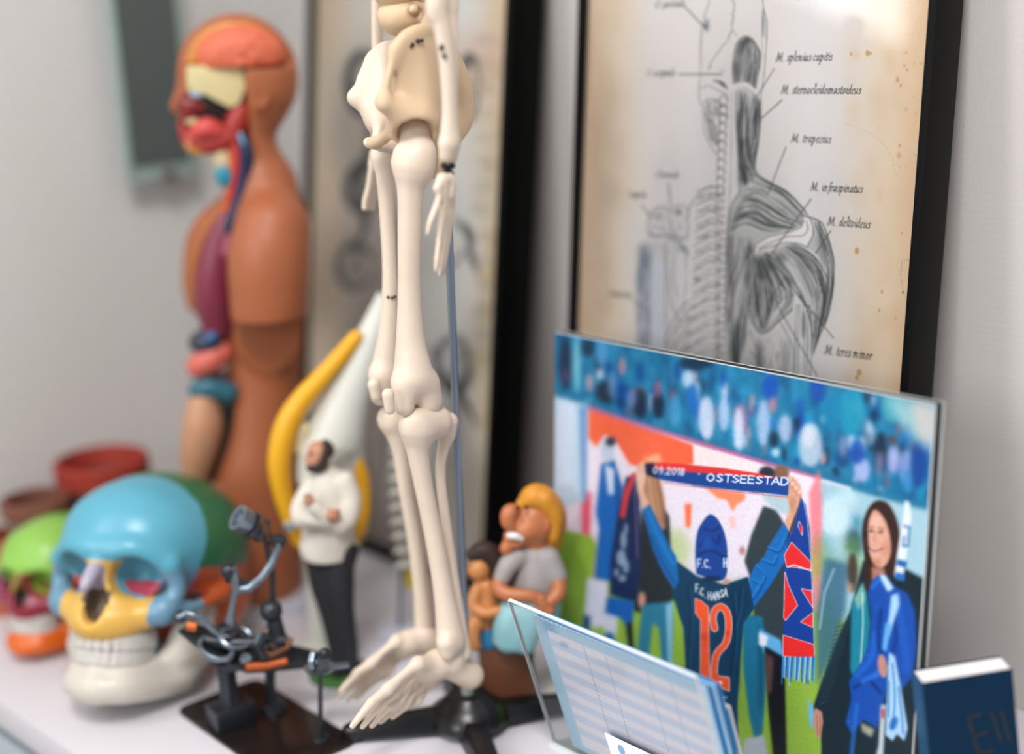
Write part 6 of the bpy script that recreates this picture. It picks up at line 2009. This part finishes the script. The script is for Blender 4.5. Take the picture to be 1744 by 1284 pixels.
# table top: tilted flat bar
tp = [Fb.q(304, 1078, 10), Fb.q(330, 1066, 44), Fb.q(470, 1112, 40), Fb.q(585, 1122, 20), Fb.q(560, 1136, -8), Fb.q(420, 1148, -26), Fb.q(345, 1112, -16)]
mpart('table_top', M_IRON, lambda b: b.slab(tp[::-1], (0, 0, .0024)), .0004)
mpart('copper_bar', M_COPPER, lambda b: b.tube([Fb.q(418, 1136, -30), Fb.q(452, 1134, -28), Fb.q(488, 1126, -24)], br(8), 10))
mpart('copper_nut', M_COPPER, lambda b: b.tube([Fb.q(318, 1066, -10), Fb.q(334, 1068, -12)], br(8), 6))
# patient lying on the table
for nm, m, c, R, rr_, a, sq in (('ring', M_STEEL, (368, 1104, -18), 30, 5.5, (.2, -.3, .9), .8), ('ring', M_STEEL, (402, 1086, -6), 26, 5, (.3, -.5, .8), .8), ('hex_nut', M_IRON, (455, 1102, -20), 17, 8, (.5, -.8, .25), 1),
                                ('hex_nut', M_STEEL, (446, 1092, -14), 12, 6, (.6, -.7, .3), 1), ('washer', M_BRONZE, (474, 1092, -6), 14, 6, (.4, -.7, .5), 1), ('washer', M_IRON, (388, 1074, 6), 15, 6, (.1, -.4, .9), 1)):
    mpart(nm, m, lambda b: b.ring(Fb.q(*c), br(R), br(rr_), ax=Fb.right * a[0] + Fb.back * a[1] + Fb.up * a[2], seg=6 if 'hex' in nm else 22, seg2=8, squash=sq))
mpart('patient_arm', M_STEEL, lambda b: b.tube([Fb.q(*c) for c in ((302, 1052, -6), (318, 1044, -10), (340, 1050, -12), (362, 1072, -10), (376, 1084, -6))], [br(x) for x in (4, 6, 6.5, 6, 5)], 12))
mpart('patient_head', M_IRON, lambda b: b.ball(Fb.q(306, 1050, 2), br(11)))
mpart('patient_body', M_IRON, lambda b: (b.tube([Fb.q(*c) for c in ((350, 1090, 6), (395, 1096, 0), (440, 1096, -6), (486, 1090, -8))], [br(x) for x in (10, 14, 13, 9)], 10)))
mpart('patient_leg', M_BRONZE, lambda b: b.tube([Fb.q(*c) for c in ((440, 1110, -22), (462, 1116, -26), (490, 1104, -20), (496, 1086, -10))], [br(x) for x in (6, 6, 5, 4)], 10))
mpart('pebble_screw', M_STEEL, lambda b: b.lathe(Fb.q(418, 1120, -26), [(br(2), 0), (br(10), 0), (br(10), br(4)), (br(2), br(6))], ax=-Fb.back, seg=6))
mpart('wire_bundle', M_BRONZE, lambda b: [b.tube([Fb.q(440 + 8 * k, 1078 + (k % 3) * 8, 0), Fb.q(456 + 8 * k, 1064 + (k % 2) * 14, 6), Fb.q(474 + 6 * k, 1084 - k * 3, 2)], br(2.2), 8) for k in range(1)])
# surgeon with a raised arm and the lamp above
mpart('surgeon_arm', M_STEEL, lambda b: b.tube([Fb.q(*c) for c in ((392, 1060, -4), (395, 1036, -4), (402, 1006, -4), (400, 982, -2), (392, 966, 0))], [br(x) for x in (9, 6, 6, 8, 10)], 12))
mpart('elbow_joint', M_IRON, lambda b: (b.ball(Fb.q(390, 972, 2), br(14)), b.tube([Fb.q(384, 960, 2), Fb.q(392, 990, 4)], br(8), 8)))
mpart('lamp_arm', M_STEEL, lambda b: b.tube([Fb.q(*c) for c in ((406, 1004, 0), (424, 1002, 0), (446, 984, 2), (464, 958, 4), (474, 930, 6), (472, 916, 6))], [br(x) for x in (8, 8, 7, 7, 6.5, 6)], 12))
mpart('arm_clamp', M_IRON, lambda b: b.tube([Fb.q(398, 990, 4), Fb.q(424, 996, 4)], br(9), 8))
mpart('rod_joint', M_IRON, lambda b: (b.ring(Fb.q(474, 922, 6), br(9), br(5), ax=Fb.back), b.tube([Fb.q(450, 916, 6), Fb.q(482, 920, 6)], br(8), 8)))
mpart('rod', M_IRON, lambda b: b.tube([Fb.q(452, 915, 8), Fb.q(464, 980, 8), Fb.q(466, 1080, 8)], br(5), 12))
mpart('surgeon_head', M_IRON, lambda b: (b.ball(Fb.q(462, 1040, 2), [br(19), br(19), br(19)]),))
mpart('surgeon_body', M_IRON, lambda b: b.tube([Fb.q(466, 1050, 4), Fb.q(472, 1080, 2), Fb.q(478, 1110, 0)], [br(12), br(15), br(12)], 12))
lx = unit(Fb.right * -.72 + Fb.up * .62 - Fb.back * .25)
c0 = Fb.q(440, 900, 4)
mpart('lamp_body', M_IRON, lambda b: b.lathe(c0 - lx * br(16), [(br(4), 0), (br(16), 0), (br(22), br(8)), (br(19), br(20)), (br(24), br(24)), (br(22), br(34)), (br(4), br(34))], ax=lx, seg=14))
mpart('lamp_head', M_STEEL, lambda b: b.lathe(c0 + lx * br(20), [(br(10), 0), (br(19), 0), (br(21), br(10)), (br(22), br(24)), (br(15), br(24)), (br(12), br(16)), (br(3), br(16))], ax=lx, seg=20))
mpart('lamp_screw', M_BRONZE, lambda b: b.tube([Fb.q(408, 900, -6), Fb.q(430, 906, -2)], [br(6), br(5)], 10))
mpart('lamp_bracket', M_BRONZE, lambda b: b.tube([Fb.q(444, 884, -12), Fb.q(452, 900, -10), Fb.q(456, 916, 0)], br(8), 8))
# instrument tray on a thin post
g2 = gnd(547, 1262); g2 = np.array([g2[0], g2[1], .0028]); F2 = Fr(at=[g2[0], g2[1], 0])
mpart('tray_post', M_IRON, lambda b: (b.tube([g2, F2.q(545, 1140)], F2.r(4), 12), b.lathe(g2, [(.001, 0), (F2.r(16), 0), (F2.r(15), .0012), (.001, .0016)], seg=18)))
mpart('tray', M_STEEL, lambda b: b.lathe(F2.q(545, 1140), [(F2.r(4), 0), (F2.r(24), 0), (F2.r(27), F2.r(4)), (F2.r(4), F2.r(3))], seg=26))
mpart('tray_nut', M_STEEL, lambda b: b.ring(F2.q(534, 1124, -4), F2.r(11), F2.r(6), ax=F2.right * .9 - F2.back * .4, seg=6))
mpart('tray_bolt', M_IRON, lambda b: (b.tube([F2.q(540, 1122), F2.q(560, 1124)], F2.r(9), 6), b.ball(F2.q(552, 1112), F2.r(9))))
mpart('tray_strip', M_STEEL, lambda b: b.box(F2.q(572, 1134, 10), (F2.r(44), F2.r(16), F2.r(4)), F2.ax))

# ------------------------------------------------------------------ clear holder with appointment leaflets
HP = Panel(0.608, 0.445, 2.713, -16.791, 0.154, 0.164)
_dep = 0.85                                            # how far the holder's near top corner stands
_tr = CAM + ray(1183, 1155) * _dep
HP.h = _tr[2] / HP.v[2]
HP.w = 0.154 * _dep / 0.78
HP.O = _tr - HP.v * HP.h
HP.O[2] = 0.0
KH = _dep / 0.78
HO = np.array([HP.O[0], HP.O[1], 0.0])
hd = empty('leaflet_holder', HO, 'clear acrylic leaflet holder standing in front of the photo print', 'leaflet holder')
_hx = [HP.u, HP.v, HP.n]
M_CLEAR = pane_glass('clear_acrylic')
M_EDGE = mat('frosted_acrylic_edge', 'd3dadd', .3, spec=.6)


def thin_plate(u0, u1, v0, v1, d, th, nm):
    V = [HP.P(u, v, d) - HO for u, v in ((u0, v0), (u1, v0), (u1, v1), (u0, v1))]
    link(nm, mesh_from(nm, V, [(0, 3, 2, 1)]), M_CLEAR, hd)
    b = MB()
    e = .0006
    b.box(HP.P((u0 + u1) / 2, v1, d - th / 2), (u1 - u0, e, th), _hx)
    b.box(HP.P(u0, (v0 + v1) / 2, d - th / 2), (e, v1 - v0, th), _hx)
    b.box(HP.P(u1, (v0 + v1) / 2, d - th / 2), (e, v1 - v0, th), _hx)
    b.box(HP.P((u0 + u1) / 2, v0, d - th / 2), (u1 - u0 + e, e, th), _hx)
    b.build(nm + '_edge', M_EDGE, hd, HO)


thin_plate(0, HP.w, .0012, HP.h, 0, .0026, 'front_plate')
thin_plate(0, HP.w, .008, HP.h * .7, -.0200, .0024, 'back_plate')
MB().box(HO + HP.u * HP.w / 2 + [.016, 0, .0012], (HP.w, .040, .0022), [HP.u, -HP.n0, [0, 0, 1]]).build('foot_plate', M_EDGE, hd, HO)

LB, LW, LS = 'bfe0f4', 'f6f5fb', 'dae6f6'


def leaflet_art():
    cv = Canvas(840, 1000, 1300, 1560, LB, ss=2)
    P = lambda u, v: proj(HP.P(u, v, -.004))
    quad = lambda a, b, c, d_: [P(a, c), P(b, c), P(b, d_), P(a, d_)]
    u0, u1, top = LU0, LU0 + LWD, LH
    cv.poly(quad(u0, u1, 0, top), LB, .6)
    cv.poly(quad(u1 - .016, u1 - .003, top - .014, top), '7fb8e0', 3.0, .7)
    cv.poly(quad(u0 + .005, u1 - .006, .004, top - .0125), LW, .7)
    rngl = np.random.default_rng(4)
    v = top - .0125 - .007
    while v > .01:
        cv.poly(quad(u0 + .005, u1 - .006, v - .0066, v), LS, .5)
        v -= .0132
    for uu in (.033, .053, .090, .110):
        cv.line([P(u0 + uu, .01), P(u0 + uu, top - .013)], .8, '8fa3bb', .8)
    cv.line([P(u0 + .004, .004), P(u0 + .004, top - .0125)], 1.4, '8fb4d4', .9)
    cv.ell(*P(u1 - .02, top - .020), 9, 4, '9dbbd8', 1.6, .7, 25)
    return cv


LU0, LWD, LH = -.0015, .1385 * KH, HP.h - .0090
M_LART = art_material('printed_leaflet_paper', .5, .3)
M_LPAP = mat('pale_blue_leaflet', 'a9cfe8', .5, vary=.03)
M_LEDG = [mat('leaflet_blue_%d' % i, c, .5, vary=.03) for i, c in enumerate(('2f86c0', 'b4dcf2', '1d6fae', 'dbeaf4', '2a7fba'))]
rl = np.random.default_rng(9)
NL = 12
for k in range(NL):
    d = -.0034 - k * .0009
    du, dv = (0, 0) if k == 0 else (rl.uniform(-.0012, .0006) - k * .00035, rl.uniform(-.0010, .0006) - k * .00030)
    u0, u1, v1 = LU0 + du, LU0 + du + LWD, LH + dv
    org = HP.P(u0, .004, d); org = np.array([org[0], org[1], 0.0])
    where = ('front leaflet with pale blue striped table in clear holder' if k == 0 else
             'rearmost blue leaflet in the clear holder, against its back' if k == NL - 1 else 'blue leaflet in the clear holder, packed between the striped front one and the rearmost')
    if k == 0:
        t = empty('leaflet', org, where, 'leaflet')
        HPk = HP
        cvl = leaflet_art()
        HP.sheet('printed_face', cvl, np.linspace(845, 1300, 300), np.linspace(1000, 1560, 380), M_LART, t, org, u0, u1, .004, v1, d=d + .0003)
        MB().box(HP.P((u0 + u1) / 2, (v1 + .004) / 2, d), (u1 - u0, v1 - .004, .0004), _hx).build('sheet_back', M_LEDG[1], t, org)
    else:
        o = MB().box(HP.P((u0 + u1) / 2, (v1 + .004) / 2, d), (u1 - u0, v1 - .004, .0006), _hx).build('leaflet', M_LEDG[(k * 3) % 5] if k < NL - 1 else M_LEDG[0], None, org)
        tag(o, where, 'leaflet', 'leaflets in the clear holder' if k < NL - 1 else None)

# small white card stuck in front of the leaflets' lower part
ko = HP.P(.070, HP.h - .100, -.0004)
cd_ = empty('business_card', np.array([ko[0], ko[1], ko[2]]), 'white card with a small blue mark at the front of the clear holder', 'card')
MB().box(HP.P(.060, HP.h - .117, .0020), (.082, .060, .0005), _hx).build('card_sheet', mat('white_card', 'f4f2f8', .5, vary=.01), cd_, ko)
q = Sculpt(.0006)
MB().lathe(HP.P(.088, HP.h - .096, .00226), [(.0005, 0), (.0045, 0), (.0045, .0001), (.0005, .0001)], ax=HP.n, seg=20, squash=.7).build('blue_mark', mat('blue_ink_mark', '7fa9cc', .5), cd_, ko)

# ------------------------------------------------------------------ dark blue booklet leaning at the right edge
def P3(px, py, dep): return CAM + ray(px, py) * dep


A_, B_ = P3(1569, 1164, .855), P3(1724, 1139, .855)
Wd = unit(B_ - A_)
bk0 = unit(np.array([A_[0], A_[1], 0]))
Td = unit(bk0 - Wd * (bk0 @ Wd))
Hd = unit(np.cross(Wd, Td)); Hd = Hd if Hd[2] > 0 else -Hd
bw_, bt_ = np.linalg.norm(B_ - A_), .0195
bh_ = (min(A_[2], B_[2]) - .0006) / Hd[2] - .000
while min((A_ - Hd * bh_)[2], (A_ - Hd * bh_ + Td * bt_)[2]) < .0003: bh_ -= .0002
cen_ = (A_ + B_) / 2 - Hd * bh_ / 2 + Td * bt_ / 2
BO = np.array([cen_[0], cen_[1], 0.0])
bk = empty('booklet', BO, 'small dark blue booklet with thick white pages standing at the right edge', 'book')
bx_ = [Wd, Td, Hd]
M_NAVY = mat('dark_blue_cover', '04263f', .65, spec=.12, vary=.05)
MB().box(cen_ - Td * (bt_ / 2 - .0005), (bw_, .001, bh_), bx_).build('front_cover', M_NAVY, bk, BO)
MB().box(cen_ + Td * (bt_ / 2 - .0005), (bw_, .001, bh_), bx_).build('back_cover', M_NAVY, bk, BO)
MB().box(cen_ + Wd * 0 - Hd * .0004, (bw_ - .0008, bt_ - .0024, bh_ - .0006), bx_).build('pages', mat('white_page_block', 'e6e3e2', .6, vary=.02, scale=300), bk, BO)
MB().box(cen_ - Wd * (bw_ / 2 - .0004), (.0012, bt_, bh_), bx_).build('spine', mat('spine_blue', '0d4a70', .45), bk, BO)
M_BINK = mat('cover_black_print', '03131f', .5)


def cover_pt(px, py):
    d = ray(px, py); n = Td
    return CAM + d * (((A_ - CAM) @ n) / (d @ n)) - n * .0002


def cover_stroke(b, pts, wpx):
    P = [cover_pt(*p_) for p_ in pts]
    for i in range(len(P) - 1):
        c = (P[i] + P[i + 1]) / 2
        dv = P[i + 1] - P[i]
        L = np.linalg.norm(dv)
        b.box(c, (L + wpx * .00018, wpx * .00035, .0002), [unit(dv), unit(np.cross(Td, dv)), Td])


b = MB()
cover_stroke(b, [(1648, 1222), (1668, 1284)], 7)
for t_ in (0, .5, 1):
    x, y = 1648 + 20 * t_, 1222 + 62 * t_
    cover_stroke(b, [(x, y), (x + 22, y - 6)], 7)
b.build('large_letter', M_BINK, bk, BO)
for x in (1688, 1705):
    b = MB(); cover_stroke(b, [(x, 1212), (x + 16, 1262)], 6); b.build('small_lettering', M_BINK, bk, BO)

# ------------------------------------------------------------------ loose paper under the knee model and the figurine
def sheet_on_shelf(pts, label, z=.0003):
    V = [ground(*p_) for p_ in pts]
    c = np.mean(V, 0)
    b = MB(); b.slab([v + [0, 0, z] for v in V][::-1], (0, 0, .0008))
    tag(b.build('paper_sheet', mat('lavender_white_paper', 'd3d4e4', .5, vary=.02), None, c), label, 'paper')


sheet_on_shelf([(612, 1122), (640, 1096), (700, 1090), (740, 1112), (735, 1140), (650, 1142)], 'pale sheet of paper lying between the man figurine and the skeleton')
